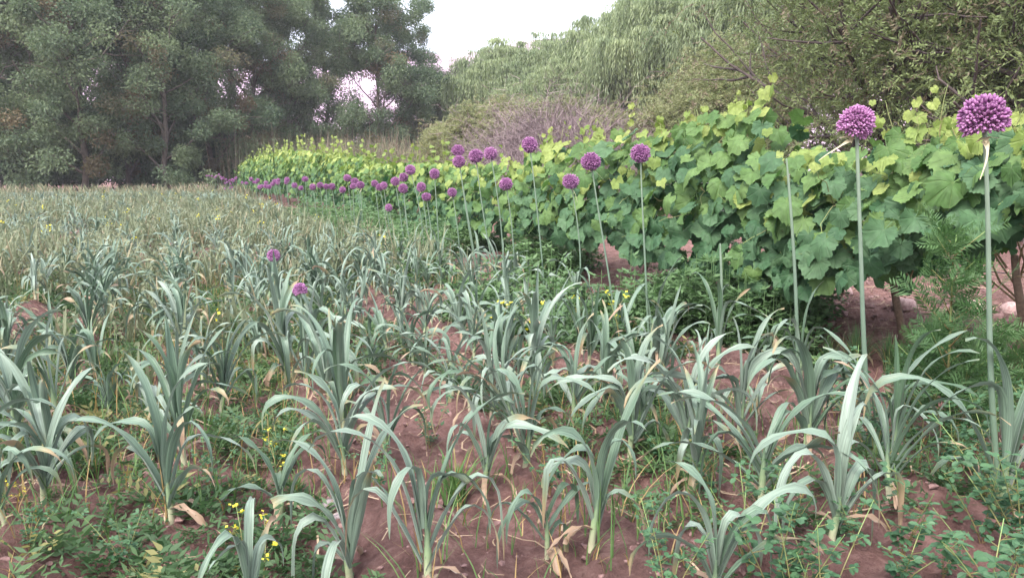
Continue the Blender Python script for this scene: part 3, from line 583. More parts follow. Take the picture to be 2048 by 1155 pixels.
# ------------------------------------------------------------------ flowering leeks
def head_mesh(seed, n, squash, low):
    """ball of little bell florets on pedicels round a dark core; squash<1 flattens the underside"""
    r = np.random.default_rng(seed); mb = MB(); i = np.arange(n) + .5
    ph = np.arccos(1 - 2 * i / n * (1 if squash >= 1 else .80)); th = np.pi * (1 + 5 ** .5) * i
    d = np.stack([np.cos(th) * np.sin(ph), np.sin(th) * np.sin(ph), np.cos(ph)], 1); d = norm(d + r.normal(0, .045, (n, 3)))
    rr = .5 * r.uniform(.76, 1.04, n); L = .12 * r.uniform(.8, 1.25, n); w = .036 * r.uniform(.75, 1.2, n)
    S = side_of(d, r); T = np.cross(d, S); sides = 6
    prof = [(-.5, .25), (-.1, 1.), (.28, .8), (.5, .35)]; tone = r.random(n); a = np.arange(sides) / sides * 2 * np.pi
    V = np.stack([(d * (rr + L * (pz))[:, None])[:, None] + (S[:, None] * np.cos(a)[None, :, None] + T[:, None] * np.sin(a)[None, :, None]) * (w * pr * (1 if q < 3 else 1))[:, None, None] for q, (pz, pr) in enumerate(prof)], 1)
    K = np.zeros((n, 4, sides, 4)); K[..., 0] = np.clip(tone[:, None, None] * .7 + np.array((-.15, .0, .2, .3))[None, :, None], 0, 1); K[..., 3] = np.array((0, 0, 0, .25))[None, :, None]
    q = np.arange(3)[:, None] * sides + np.arange(sides)[None]; q2 = np.arange(3)[:, None] * sides + (np.arange(sides)[None] + 1) % sides
    f = np.stack([q, q2, q2 + sides, q + sides], -1).reshape(-1, 4); F = (f[None] + (np.arange(n) * 4 * sides)[:, None, None]).reshape(-1, 4)
    mb.add(V, F, K.reshape(-1, 4))
    P = np.stack([d * .05, d * (rr - L * .4)[:, None]], 1); strips(mb, P, np.repeat(S[:, None], 2, 1), np.full((n, 2), .008), .2, dry=.35)
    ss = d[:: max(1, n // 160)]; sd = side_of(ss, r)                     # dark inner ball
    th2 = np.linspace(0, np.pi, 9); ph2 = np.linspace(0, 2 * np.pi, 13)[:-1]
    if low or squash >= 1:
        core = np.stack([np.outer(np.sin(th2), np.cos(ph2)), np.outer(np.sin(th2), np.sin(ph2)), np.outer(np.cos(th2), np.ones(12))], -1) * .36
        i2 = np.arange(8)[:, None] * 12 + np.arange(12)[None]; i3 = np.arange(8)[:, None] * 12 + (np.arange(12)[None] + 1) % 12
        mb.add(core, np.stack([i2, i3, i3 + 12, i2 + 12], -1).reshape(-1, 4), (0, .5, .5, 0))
    return mb.mesh('flower_head', M['floret'], True)
heads = [head_mesh(1, 480, 1, 0), head_mesh(2, 430, 1, 0), head_mesh(3, 560, .8, 0)]
heads_far = head_mesh(4, 150, 1, 1)
def spathe_mesh(seed):
    r = np.random.default_rng(seed); mb = MB(); t = np.linspace(0, 1, 9)
    P = np.stack([.10 + .75 * t, .12 * np.sin(t * 3 + seed), -.48 - .75 * t ** 1.5], 1)
    strips(mb, P[None], np.tile((0, 1., 0), (1, 9, 1)), (np.interp(t, [0, .15, .35, 1], [.09, .07, .03, .008]))[None], .6)
    for j in range(3):
        a = r.uniform(0, 6.28); P2 = np.stack([(.05 + .3 * t) * math.cos(a), (.05 + .3 * t) * math.sin(a), -.40 - .1 * t], 1)
        strips(mb, P2[None], np.tile((-math.sin(a), math.cos(a), 0), (1, 9, 1)), (.09 * (1 - t) + .01)[None], .3)
    return mb.mesh('spathe', M['spathe'])
spathes = [spathe_mesh(k) for k in range(3)]
# head pixel x, y, diameter, plane X, base pixel x (None: usual lean), head type, label
z4 = lambda x, y, d: (380 + x / 2.844, 280 + y / 2.844, d / 2.844)
FL = [(1968, 231, 98, 1.76, 2003, 2, 'biggest purple flower ball on a thick stalk beside the feathery herb'),
      (1713, 242, 74, 1.76, 1752, 2, 'domed purple flower head with hanging straw coloured spathe near the headless stalk'),
      (1281, 307, 44, 2.0, 1303, 0, 'round purple flower head with a straight spathe in front of dense vine leaves'),
      (1182, 323, 43, 2.0, 1240, 0, 'round purple flower ball on a slanting stalk beside a smaller lower one'),
      (1141, 363, 36, 2.3, 1152, 1, 'small purple flower ball on a straight stalk, lower than its neighbours'),
      (1059, 290, 35, 2.1, 1093, 1, 'tallest purple flower ball in front of the bare mauve bush'),
      (1012, 368, 30, 2.1, 1032, 0, 'low purple flower ball below the cluster of four'),
      (981, 307, 29, 2.1, 1010, 1, 'purple flower ball of the cluster of four, nearest the vines'),
      (952, 312, 32, 2.0, 1000, 0, 'middle purple flower ball in the cluster of four'),
      (916, 301, 27, 2.05, 958, 1, 'upper purple flower ball in the cluster of four, above another'),
      (918, 323, 28, 2.0, 962, 0, 'lower purple flower ball in the cluster of four, under another'),
      (600, 578, 30, None, 612, 2, 'stunted purple flower head half hidden among leek leaves in the fourth row'),
      (547, 511, 29, None, 556, 1, 'small purple flower ball low over the leeks away from the flowering row')]
for a in [(1491, 298, 60), (1391, 193, 66), (1315, 268, 60), (1345, 323, 33), (1253, 170, 66), (1215, 212, 58), (1168, 235, 56), (1212, 275, 58), (1130, 384, 45), (1102, 260, 48), (1080, 268, 38), (1050, 247, 42),
          (970, 256, 50), (938, 236, 50), (928, 262, 42), (895, 216, 48), (868, 283, 40), (807, 264, 42), (775, 264, 36), (740, 257, 40), (698, 267, 42), (630, 273, 34), (655, 222, 42), (595, 258, 38), (552, 225, 36), (548, 240, 30), (500, 243, 27), (503, 228, 27), (482, 236, 35), (470, 250, 30), (430, 262, 30), (450, 265, 34), (432, 242, 26), (396, 267, 35), (410, 262, 25), (385, 228, 28), (365, 240, 22), (378, 240, 24), (348, 222, 30), (320, 245, 24), (297, 242, 18),
          (258, 220, 20), (245, 232, 20), (262, 214, 17), (240, 225, 17), (225, 230, 17), (205, 225, 16), (200, 245, 15), (230, 250, 14), (215, 298, 14), (190, 215, 15), (175, 210, 14), (165, 197, 14), (150, 205, 14), (140, 213, 13), (125, 205, 13), (110, 203, 13), (95, 203, 13), (212, 240, 15), (180, 222, 14), (240, 268, 13), (198, 275, 13), (228, 272, 13)]:
    FL.append((*z4(*a), 2.0, None, int(a[0]) % 2, None))
def foot(hp, t, hx, bx):
    """ground point under a head so that the stalk's foot shows at column bx"""
    s = (bx - 1024) / FPX * (t + sp_ * hp[2]) - (hx - 1024) / FPX * t; b = hp + RT * s; return np.array((b[0], b[1], gz1(b[0], b[1]) - .02))
def flower(hx, hy, D, X, bx, typ, lab, k):
    r = np.random.default_rng(3000 + k)
    if X is None: t = 2.95 if hy > 550 else 4.3; hp = EYE + ray(hx, hy) * t
    else: hp, t = on_plane(hx, hy, X + r.normal(0, .05))
    if t > 29: t = 27 + r.random() * 2.5; hp = EYE + ray(hx, hy) * t
    dia = D * t / FPX * .88
    if k > 12: dia = min(max(dia, .075), .115)
    gb = FPX * H / t; lean = (bx - hx) if bx is not None else (gb * r.uniform(.06, .17))
    b = foot(hp, t, hx, hx + lean)
    if lab is None:
        lab = 'purple flower ball in the middle stretch of the flowering row' if t < 9 else ('purple flower ball in the long flowering row beside the yellowish vines' if t < 22 else 'tiny purple flower ball at the far end of the flowering row')
    e = link('flowering_leek', None, loc=tuple(b), label=lab, cat='flower', group='purple flower heads along the field edge')
    v = hp - b; s = np.linspace(0, 1, 14 if t < 8 else 6); bow = np.sin(s * np.pi) * r.normal(0, .006 if t < 3 else .02); r0 = (.0074 if t < 3 else .0054) * (1 if X else .8)
    pts = v[None] * s[:, None] + RT[None] * bow[:, None] + np.array((0, .02, 0)) * (np.sin(s * 5 + k) * s * (1 - s))[:, None]
    pts[-1] -= norm(v) * dia * .1
    mb = MB(); tube(mb, pts, np.interp(s, [0, .3, .9, 1], [r0 * 1.1, r0, r0 * .62, r0 * .8]), 9 if t < 8 else 5, .5); link('stalk', mb.mesh('stalk', M['stalk']), e)
    hd = link('flower_head', (heads[typ] if t < 12 else heads_far), e, loc=tuple(v)); hd.scale = (dia * r.uniform(.94, 1.06), dia * r.uniform(.94, 1.06), dia * r.uniform(.88, 1.02))
    hd.rotation_euler = (r.normal(0, .15), r.normal(0, .15) - (.1 if lean > 0 else 0), r.uniform(0, 6.28))
    if typ == 2: hd.location.z -= dia * .08; hd.scale = (dia, dia, dia * 1.05)
    if t < 12 and (r.random() < .7 or k < 5):
        sp = link('spathe', spathes[k % 3], hd); sp.rotation_euler = (0, 0, {0: 3.5, 1: 3.3, 2: -.3}.get(k, r.uniform(0, 6.28)) - hd.rotation_euler[2])
    if t < 7:
        for nm, m in leek_parts(3100 + k, ['arching', 'drooping', 'upright'][k % 3], 7 if k < 2 else 6, 1.08 if k < 2 else .85, 0, None):
            link(nm, part_mesh(nm, m), e)
    return e
for k, a in enumerate(FL): flower(*a, k)
# stalks that carry no head any more
for k, (tx, ty, bx, X, lab) in enumerate([(1573, 318, 1598, 2.3, 'tall headless flower stalk cut off in front of the vine leaves'), (1440, 487, 1437, 2.3, 'short headless flower stalk standing in the weeds')]):
    hp, t = on_plane(tx, ty, X); b = foot(hp, t, tx, bx); v = hp - b; s = np.linspace(0, 1, 12)
    e = link('cut_leek', None, loc=tuple(b), label=lab, cat='leek'); mb = MB(); tube(mb, v[None] * s[:, None] + RT[None] * (np.sin(s * 3.1) * .012)[:, None], np.interp(s, [0, .97, 1], [.0095, .0048, .003]), 9, .5); link('stalk', mb.mesh('stalk', M['stalk']), e)
    for nm, m in leek_parts(3300 + k, 'upright', 6, .9, 0, None): link(nm, part_mesh(nm, m), e)

# ------------------------------------------------------------------ grapevines
def vine_leaf(seed, detail=True):
    r = np.random.default_rng(seed)
    A = np.radians([0, 14, 28, 42, 55, 68, 83, 96, 110, 122, 132, 143, 155, 168]); B = np.array([1., .90, .80, .86, .93, .86, .75, .78, .82, .76, .68, .70, .66, .36])
    if not detail: A = A[[0, 2, 4, 6, 8, 10, 12]]; B = B[[0, 2, 4, 6, 8, 10, 12]]
    if detail:                                                    # saw teeth: a point between each two
        A = np.stack([A, np.append((A[1:] + A[:-1]) / 2, 3.02)], 1).ravel(); Bm = np.append((B[1:] + B[:-1]) / 2, .2); Bs = np.stack([B * 1.03, Bm * .95], 1).ravel(); B = Bs
    vein = np.isclose(np.degrees(A)[:, None], (0, 55, 110, 155)).any(1).astype(float)
    th = np.concatenate([A, -A[::-1][:-1]]); rad = np.concatenate([B, B[::-1][:-1]]); vein = np.concatenate([vein, vein[::-1][:-1]])
    rad = rad * (1 + r.normal(0, .04, len(rad))); x = np.sin(th) * rad * .62; y = np.cos(th) * rad * .62 + .12
    cup = r.uniform(-.5, .6); fold = r.uniform(-.1, .5); n = len(x)
    def zf(x, y): return -cup * (x * x + y * y) + fold * np.abs(x) - .30 * np.clip(y, 0, 1) ** 2 + .05 * np.sin(6 * x + seed) + .05 * np.sin(7 * y + 2 * seed)
    O = np.stack([x, y, zf(x, y)], 1); O[:, 2] += np.where(np.arange(n) % 2, .025, -.02)
    I = np.stack([x * .5, y * .5, zf(x * .5, y * .5) * .9], 1); Cc = np.array([[0, 0, .03]])
    mb = MB(); V = np.concatenate([O, I, Cc]); j = np.arange(n); j2 = (j + 1) % n
    K = np.zeros((len(V), 4)); K[:, 0] = r.uniform(.3, .7); K[:n, 1] = 1; K[n:2 * n, 1] = .5; K[:n, 2] = vein; K[n:2 * n, 2] = vein; K[-1, 2] = 1
    mb.add(V, np.stack([j, j2, n + j2, n + j], -1), K); mb2 = np.stack([n + j, n + j2, np.full(n, 2 * n)], -1)
    mb.f.append(mb2); mb.m.append(np.zeros(len(mb2)))
    if detail:
        P = np.array([(0, 0, .02), (0, -.2, -.05), (.02, -.45, -.22)]); strips(mb, P[None], np.tile((1., 0, 0), (1, 3, 1)), np.full((1, 3), .012), .95)
    return mb
VL = [[vine_leaf(40 + k).mesh('leaf', M[mt], True) for k in range(7)] for mt in ('vine_old', 'vine_mid', 'vine_new')]
XV = 3.35
def tab(pix):
    q = sorted([(float(on_plane(x, y, XV)[0][1]), float(on_plane(x, y, XV)[0][2])) for x, y in pix]); return np.array(q).T
TOP = tab([(480, 338), (520, 318), (600, 300), (700, 308), (760, 326), (800, 328), (870, 318), (940, 335), (1000, 335), (1060, 320), (1100, 300), (1200, 290), (1300, 278), (1400, 258), (1450, 232), (1520, 222), (1570, 225), (1610, 285), (1680, 303), (1760, 295), (1850, 275), (1950, 268), (2048, 250)])
BOT = tab([(480, 372), (700, 415), (900, 455), (1050, 470), (1250, 490), (1400, 535), (1550, 560), (1700, 600), (1850, 565), (1940, 515), (2048, 485)])
def lookat(nrm, tip):
    """matrix with +Z along nrm and +Y as near as possible to tip"""
    z = nrm / np.linalg.norm(nrm); y = tip - z * tip.dot(z); y /= np.linalg.norm(y); x = np.cross(y, z)
    return Matrix(np.stack([x, y, z], 1).tolist()).to_euler()
def cane_mesh(lines_):
    mb = MB()
    for p, r0 in lines_: tube(mb, p, np.linspace(r0, r0 * .5, len(p)), 6)
    return mb.mesh('cane', M['cane'])
rv = np.random.default_rng(77)
VLAB = ['grapevine with gaps between its leaves beside the feathery herb', 'grapevine with a leafy shoot leaning up behind the biggest flower balls', 'low grapevine behind the domed flower head', 'tall grapevine with a leafy shoot standing high above the row', 'dense dark leaved grapevine behind the headless stalk', 'grapevine with pale lobed leaves behind the round flower heads', 'grapevine with yellow green shoots in front of the mauve bush', 'lower grapevine beside the cluster of four flower balls']
yv = [1.55, 2.15, 2.75, 3.4, 4.15, 5.0, 6.0, 7.2, 8.6]
def cane_line(p, d, L, n=7, sag=.2):
    t = np.linspace(0, 1, n); q = p[None] + d[None] * (t * L)[:, None] + np.cumsum(rv.normal(0, .02, (n, 3)), 0); q[:, 2] -= sag * L * t ** 2; return q
for k in range(len(yv)):
    y0 = yv[k]; w = (yv[k + 1] - yv[k] if k < len(yv) - 1 else 1.4); g = gz1(XV, y0)
    e = link('grapevine', None, loc=(XV, y0, g), label=VLAB[k] if k < len(VLAB) else 'grapevine with small pale leaves by the middle flower stalks', cat='grapevine', group='grapevines along the trellis row')
    s = np.linspace(0, 1, 7); zt0 = np.interp(y0, *TOP)
    mb = MB(); tube(mb, np.stack([.04 * np.sin(s * 5 + k), .05 * np.cos(s * 4 + k), s * .55 - .05], 1), np.linspace(.022, .015, 7), 8); link('trunk', mb.mesh('trunk', M['vinebark']), e)
    cl = [(cane_line(np.array((rv.normal(0, .05), 0, rv.uniform(.3, .5))), norm(np.array((rv.normal(0, .25), rv.choice((-1, 1)) * rv.uniform(.2, 1), rv.uniform(.4, 1.2)))), rv.uniform(.5, .9)), .005) for _ in range(9)]
    cl += [(cane_line(np.array((-.2, rv.uniform(-w / 2, w / 2), rv.uniform(.4, .8))), norm(np.array((-.6, rv.normal(0, .6), rv.uniform(-.2, .5)))), rv.uniform(.15, .35)), .0025) for _ in range(8)]
    link('cane', cane_mesh(cl), e)
    # leaves: most of them on the side towards the field and on top, some behind
    nL = [170, 230, 260, 285, 285, 285, 280, 270, 270][k]
    for j in range(nL):
        y = y0 + rv.uniform(-.55, .55) * w; zt = np.interp(y, *TOP) + rv.normal(0, .03) + .22 * (vnoise(np.array([y * 2.6]), np.array([.5]), 71)[0] - .55); zb = np.interp(y, *BOT)
        f = rv.random(); zb += .06; z = zb + (zt - zb) * f; th = .30 * (1 - .55 * f) + .08
        if k < 2 and z < .75 and vnoise(np.array([y * 3.1]), np.array([z * 3.4]), 21)[0] < .36: continue
        side = rv.choice(('f', 'f', 'f', 'f', 'i', 'b')); xo = {'f': -th, 'i': rv.uniform(-th, th), 'b': th}[side] + rv.normal(0, .07)
        nr = np.array((-1. if side != 'b' else 1., -.45 + rv.normal(0, .6), .45 + .6 * f + rv.normal(0, .5))); tp = np.array((rv.normal(-.2, .4), rv.normal(0, .5), -1. + .25 * f))
        young = f * (1.15 if k > 5 else 1.0) + rv.normal(0, .38) + (.15 if k > 5 else 0); mt = 2 if young > 1.12 else (1 if young > .55 else 0)
        o = link('leaf', VL[mt][rv.integers(0, 7)], e, loc=(xo, y - y0, z - g)); o.rotation_euler = lookat(nr, tp); sc = (.068 + .085 * rv.random() ** .8) * (1 if mt < 2 else .78); o.scale = (sc, sc, sc)
# shoots that stand above the row: (foot pixel, tip pixel)
for k, (p0, p1, vine) in enumerate([((1515, 260), (1545, 150), 4), ((1480, 270), (1490, 200), 4), ((1195, 310), (1190, 235), 6), ((1225, 300), (1290, 175), 6), ((1245, 320), (1262, 230), 6), ((1790, 300), (1838, 212), 2), ((1925, 300), (1900, 240), 1), ((2020, 290), (2046, 225), 0), ((1110, 310), (1098, 262), 7), ((1380, 280), (1376, 225), 5), ((1330, 290), (1320, 240), 5)]):
    a, _ = on_plane(*p0, XV - .05); b, _ = on_plane(*p1, XV - .05); e = [o for o in bpy.data.objects if o.name.startswith('grapevine')][0]
    vines = [o for o in COL.objects if o.name.split('.')[0] == 'grapevine']; e = min(vines, key=lambda o: abs(o.location.y - a[1])); off = np.array(e.location)
    t = np.linspace(0, 1, 8); p = a[None] * (1 - t)[:, None] + b[None] * t[:, None] + RT[None] * (np.sin(t * 3.1) * rv.normal(0, .03))[:, None]; p[:, 2] -= 0
    mb = MB(); tube(mb, p - off, np.linspace(.004, .0018, 8), 6)
    tn = cane_line(b - off, norm(np.array((rv.normal(), rv.normal(), .3))), .12, 8, 1.2); tube(mb, tn, .0012, 4); link('shoot', mb.mesh('shoot', M['cane']), e)
    nn = {3: 2, 1: 5}.get(k, 7)
    for j in range(nn):
        f = (j + .6) / nn; q = a + (b - a) * f - off + rv.normal(0, .02, 3); mt = 1 if f < .35 else 2
        o = link('leaf', VL[mt][rv.integers(0, 7)], e, loc=tuple(q)); o.rotation_euler = lookat(np.array((-1, -.5 + rv.normal(0, .5), rv.normal(.3, .4))), np.array((rv.normal(0, .5), rv.normal(0, .6), -.8))); sc = (.14 - .09 * f) * rv.uniform(.8, 1.2); o.scale = (sc,) * 3
for k in range(26):                                            # smaller shoots and tendrils all along the top
    y0 = rv.uniform(1.9, 9.5); zt = np.interp(y0, *TOP); a = np.array((XV - .08 + rv.normal(0, .08), y0, zt - .12)); b = a + np.array((rv.normal(0, .1), rv.normal(0, .12), rv.uniform(.14, .34)))
    e = min(vines, key=lambda o: abs(o.location.y - y0)); off = np.array(e.location); tt = np.linspace(0, 1, 6); p = a + (b - a) * tt[:, None] + np.array((0, 1., 0)) * (tt ** 2 * rv.normal(0, .08))[:, None]
    mb = MB(); tube(mb, p - off, np.linspace(.003, .0012, 6), 5); tube(mb, cane_line(p[3] - off, norm(rv.normal(size=3)), .14, 8, 1.), .001, 4); link('shoot', mb.mesh('shoot', M['cane']), e)
    for j in range(4):
        f = (j + 1) / 4; o = link('leaf', VL[1 if f < .4 else 2][rv.integers(0, 7)], e, loc=tuple(a + (b - a) * f - off + rv.normal(0, .012, 3))); o.rotation_euler = lookat(np.array((-1, rv.normal(-.5, .6), rv.normal(.3, .5))), np.array((rv.normal(0, .6), rv.normal(0, .6), -.6))); sc = (.115 - .075 * f) * rv.uniform(.8, 1.2); o.scale = (sc,) * 3
# farther vines: foliage as one part per plant
far_leaf = [vine_leaf(60 + k, False) for k in range(4)]
def far_vine(seed, h, w, n, sizes=(.06, .12)):
    r = np.random.default_rng(seed); mb = MB()
    for j in range(n):
        f = r.random(); z = .22 + (h - .22) * f ** .8; th = .38 * (1 - .5 * f) + .06; y = r.uniform(-.55, .55) * w; side = r.choice((-1, -1, 1, 0)); x = side * th + r.normal(0, .1)
        nr = norm(np.array((side or -1, r.normal(-.3, .5), .5 + .5 * f + r.normal(0, .35)))); tp = np.array((r.normal(0, .4), r.normal(0, .5), -1.)); yx = norm(tp - nr * tp.dot(nr)); xx = np.cross(yx, nr)
        L = far_leaf[r.integers(0, 4)]; sc = r.uniform(*sizes); yo = f + r.normal(0, .25); m = 2 if yo > .85 else (1 if yo > .3 else 0)
        v = (L.v[0] * sc) @ np.stack([xx, yx, nr]) + (x, y, z); b = mb.n; mb.v.append(v); c = L.c[0].copy(); c[:, 0] = np.clip(r.random(), 0, 1); mb.c.append(c); mb.n += len(v)
        for ff in L.f: mb.f.append(ff + b); mb.m.append(np.full(len(ff), m))
    for j in range(7):                                         # thin shoots above the canopy
        y = r.uniform(-.5, .5) * w; hh = h + r.uniform(.05, .3); p = np.stack([np.linspace(0, r.normal(0, .1), 5), np.linspace(y, y + r.normal(0, .12), 5), np.linspace(h * .7, hh, 5)], 1); tube(mb, p, .003, 4, .9, 2)
        for q in range(4):
            L = far_leaf[r.integers(0, 4)]; R_ = np.linalg.qr(r.normal(size=(3, 3)))[0]; v = (L.v[0] * .07) @ R_ + p[1 + q]; b = mb.n; mb.v.append(v); c = L.c[0].copy(); c[:, 0] = r.random(); mb.c.append(c); mb.n += len(v)
            for ff in L.f: mb.f.append(ff + b); mb.m.append(np.full(len(ff), 2))
    return mb.mesh('foliage', [M['vine_old'], M['vine_mid'], M['vine_new']], True)
fv = [far_vine(900 + k, 1., 1.35, 520) for k in range(3)]
mb = MB(); s = np.linspace(0, 1, 6); tube(mb, np.stack([.04 * np.sin(s * 5), .05 * np.cos(s * 4), s * .55 - .05], 1), np.linspace(.032, .02, 6), 7); far_trunk = mb.mesh('trunk', M['vinebark'])
y = 9.9; k = 0
while y < 44:
    ht = float(np.interp(y, *TOP)); e = link('grapevine', None, loc=(XV + rv.normal(0, .05), y, gz1(XV, y)), label='grapevine with yellow green foliage in the far stretch of the row' if y > 16 else 'grapevine with light green foliage behind the middle flower stalks', cat='grapevine', group='grapevines along the trellis row')
    e.rotation_euler = (0, 0, math.pi * (k % 2)); link('trunk', far_trunk, e); f = link('foliage', fv[k % 3], e, kind='stuff'); f.scale = (1.1, 1.0, ht); y += 1.25; k += 1
for z in (.42, .62, .80):
    mb = MB(); t = np.linspace(0, 1, 30); yy = .3 + t * 44
    tube(mb, np.stack([np.full(30, XV + .02), yy, z + gz1(XV, 3) + .012 * np.sin(yy * 1.3)], 1), .0022, 5)
    link('trellis_wire', mb.mesh('trellis_wire', M['wire']), label={.42: 'lowest', .62: 'middle', .80: 'top'}[z] + ' trellis wire running through the grapevine row', cat='wire', group='trellis wires')

# ------------------------------------------------------------------ weeds and litter
rw = np.random.default_rng(99)
def in_view(x, y, marg=.06):
    az = np.arctan2(x, y); return (az > -.171 - marg) & (az < 1.0 + marg)
def scatter(n, x0, x1, y0, y1, power=1.):
    x = rw.uniform(x0, x1, n); y = y0 + (y1 - y0) * rw.random(n) ** power; k = in_view(x, y) & (np.hypot(x, y) > 1.25); return x[k], y[k]
def rosettes(mb, x, y, nf, npair, L, W, lift, r):
    """low feathery weeds: fronds with leaflet pairs round each point"""
    n = len(x); z = gz(x, y); tone = np.clip(vnoise(x * 1.7, y * 1.7, 31) * .7 + r.random(n) * .35, 0, 1); size = L * r.uniform(.5, 1.3, n)
    az = r.uniform(0, 6.28, (n, nf)); el = r.uniform(.15, 1.3, (n, nf)) * lift; t = np.linspace(.25, 1, npair)
    d = np.stack([np.cos(az) * np.cos(el), np.sin(az) * np.cos(el), np.sin(el)], -1); S = np.stack([-np.sin(az), np.cos(az), 0 * az], -1)
    P = np.stack([x, y, z], 1)[:, None, None] + d[:, :, None] * (t * 1.)[None, None, :, None] * size[:, None, None, None]
    P[..., 2] -= .35 * t ** 2 * size[:, None, None] * .5
    for sg in (-1, 1):
        dd = norm(S[:, :, None] * sg + d[:, :, None] * .6 + r.normal(0, .2, P.shape)).reshape(-1, 3); N = len(dd)
        nn = norm(np.cross(dd, np.repeat(np.repeat(d[:, :, None], npair, 2).reshape(-1, 3), 1, 0)) + r.normal(0, .2, (N, 3))); sd = norm(np.cross(dd, nn))
        rhombi(mb, P.reshape(-1, 3), dd, sd, np.repeat(size, nf * npair) * .36 * r.uniform(.7, 1.3, N), np.repeat(size, nf * npair) * W, np.repeat(tone, nf * npair), dry=np.repeat((r.random(n) < .06) * .8, nf * npair))
# low weeds between the near rows
x, y = scatter(6000, -2.2, 2.3, 1.2, 7.5, .8)
d = np.min(np.abs(x[:, None] - _rows), axis=1); patch = vnoise(x * 1.5, y * 1.5, 41)
keep = (patch + np.clip(d, 0, .2) * 1.6 + np.clip((-x) * .12, -.1, .2) > .66); x, y = x[keep], y[keep]
mb = MB(); rosettes(mb, x, y, 7, 4, .08, .06, .9, rw)
link('low_weeds', mb.mesh('low_weeds', M['weed'], False), label='low feathery green weeds spreading between the leek rows', cat='weeds', kind='stuff')
x, y = scatter(13000, -2.5, 2.2, 1.3, 8, .9); keep = vnoise(x * 1.3, y * 1.3, 61) + .12 * np.clip(-x, -1, 1) > .36; x, y = x[keep], y[keep]; n = len(x); mb = MB(); t4 = np.linspace(0, 1, 5)[None]
for q in range(2):
    az = rw.uniform(0, 6.28, n); ln = .05 + .16 * rw.random(n) ** 2; le = rw.uniform(.1, .9, n); o = ln[:, None] * le[:, None] * t4 ** 1.6; P = np.stack([x[:, None] + np.cos(az)[:, None] * o, y[:, None] + np.sin(az)[:, None] * o, gz(x, y)[:, None] + ln[:, None] * (t4 - .3 * le[:, None] * t4 ** 2.5)], -1)
    strips(mb, P, np.repeat(np.stack([-np.sin(az), np.cos(az), 0 * az], 1)[:, None], 5, 1), .0017 * np.array((.9, 1, .9, .6, .1))[None] * np.ones((n, 1)), rw.random(n), dry=(rw.random(n) < .25) * .9)
link('wispy_grass', mb.mesh('wispy_grass', M['grass'], False), label='thin wispy grass blades sprouting among the leek rows', cat='grass', kind='stuff')
# taller, denser weeds in the strip between the flowering row and the vines
x, y = scatter(7000, 1.5, 3.5, 2.3, 14, 1.5); bare = (y < 2.9 + .5 * vnoise(x * 2, y * 2, 43)) & (x > 1.95); bare |= vnoise(x * 1.6, y * 1.6, 45) < .36; bare |= rw.random(len(x)) > np.clip((x - 1.35) / .8, 0, 1)
x, y = x[~bare], y[~bare]
mb = MB(); n = len(x); hgt = (.06 + .5 * vnoise(x * 1.4, y * 1.4, 44) ** 1.3 * rw.uniform(.2, 1.2, n)) * np.clip((x - 1.2) / .9, .35, 1) + .25 * (rw.random(n) < .03); g = gz(x, y)
for lv in range(5):
    f = (lv + .6) / 5; nf = 4; az = rw.uniform(0, 6.28, (n, nf)); P0 = np.stack([x + rw.normal(0, .03, n), y + rw.normal(0, .03, n), g + hgt * f], 1)[:, None] + np.stack([np.cos(az), np.sin(az), 0 * az], -1) * .035
    P0 = P0.reshape(-1, 3); N = len(P0)
    for q in range(3):
        a2 = az.ravel() + (q - 1) * .8; dd = norm(np.stack([np.cos(a2), np.sin(a2), rw.normal(.15, .35, N)], 1)); sd = norm(np.cross(dd, np.array((0, 0, 1.)) + rw.normal(0, .35, (N, 3))))
        rhombi(mb, P0, dd, sd, .045 * rw.uniform(.6, 1.4, N), .010, np.repeat(np.clip(vnoise(x * 2, y * 2, 46) * .6 + .35 * f + rw.normal(0, .1, n), 0, 1), nf))
top = np.stack([x, y, g + hgt], 1); bot = np.stack([x, y, g], 1); strips(mb, np.stack([bot, top], 1), np.tile((ca, -sa, 0), (n, 2, 1)), np.full((n, 2), .0016), .8)
link('weedy_strip', mb.mesh('weedy_strip', M['stripweed'], False), label='dense green weeds filling the strip between flower stalks and grapevines', cat='weeds', kind='stuff')
# weeds of the wider field, yellowish and flowering
x, y = scatter(20000, -7.5, 2.1, 3.2, 31, .8); dens = vnoise(x * .8, y * .8, 51); keep = (dens + .10 * np.clip(-x, -1, 3) + .02 * (y - 4) > .5); x, y = x[keep], y[keep]; n = len(x); g = gz(x, y)
mb = MB(); hgt = (.13 + .22 * dens[keep]) * rw.uniform(.4, 1.2, n) * np.interp(y, [3, 6, 14, 26], [.8, 1.2, 1.1, .9])
for q in range(5):
    az = rw.uniform(0, 6.28, n); t = np.linspace(0, 1, 3)[None]; o = t ** 1.6 * (hgt * rw.uniform(.15, .6, n))[:, None]; hh = t * (hgt * rw.uniform(.5, 1.1, n))[:, None]
    P = np.stack([x[:, None] + np.cos(az)[:, None] * o, y[:, None] + np.sin(az)[:, None] * o, g[:, None] + hh], -1); S = np.repeat(np.stack([-np.sin(az), np.cos(az), 0 * az], 1)[:, None], 3, 1)
    strips(mb, P, S, (.0045 + .0007 * np.hypot(x, y))[:, None] * np.array((.8, 1, .2))[None], np.clip(vnoise(x * 1.1, y * 1.1, 52) * .7 + rw.random(n) * .35, 0, 1), dry=(rw.random(n) < .12) * .8)
    for w in range(2):
        c = P[:, 1 + w] + rw.normal(0, .012, (n, 3)); dd = norm(rand_unit(n, rw) + (0, 0, .3)); rhombi(mb, c, dd, side_of(dd, rw), .035 * rw.uniform(.6, 1.3, n), .009, np.clip(vnoise(x * 1.1, y * 1.1, 53) * .6 + rw.random(n) * .4, 0, 1))
link('field_weeds', mb.mesh('field_weeds', M['fieldweed'], False), label='thin yellowish green weeds growing all through the far leek rows', cat='weeds', kind='stuff')
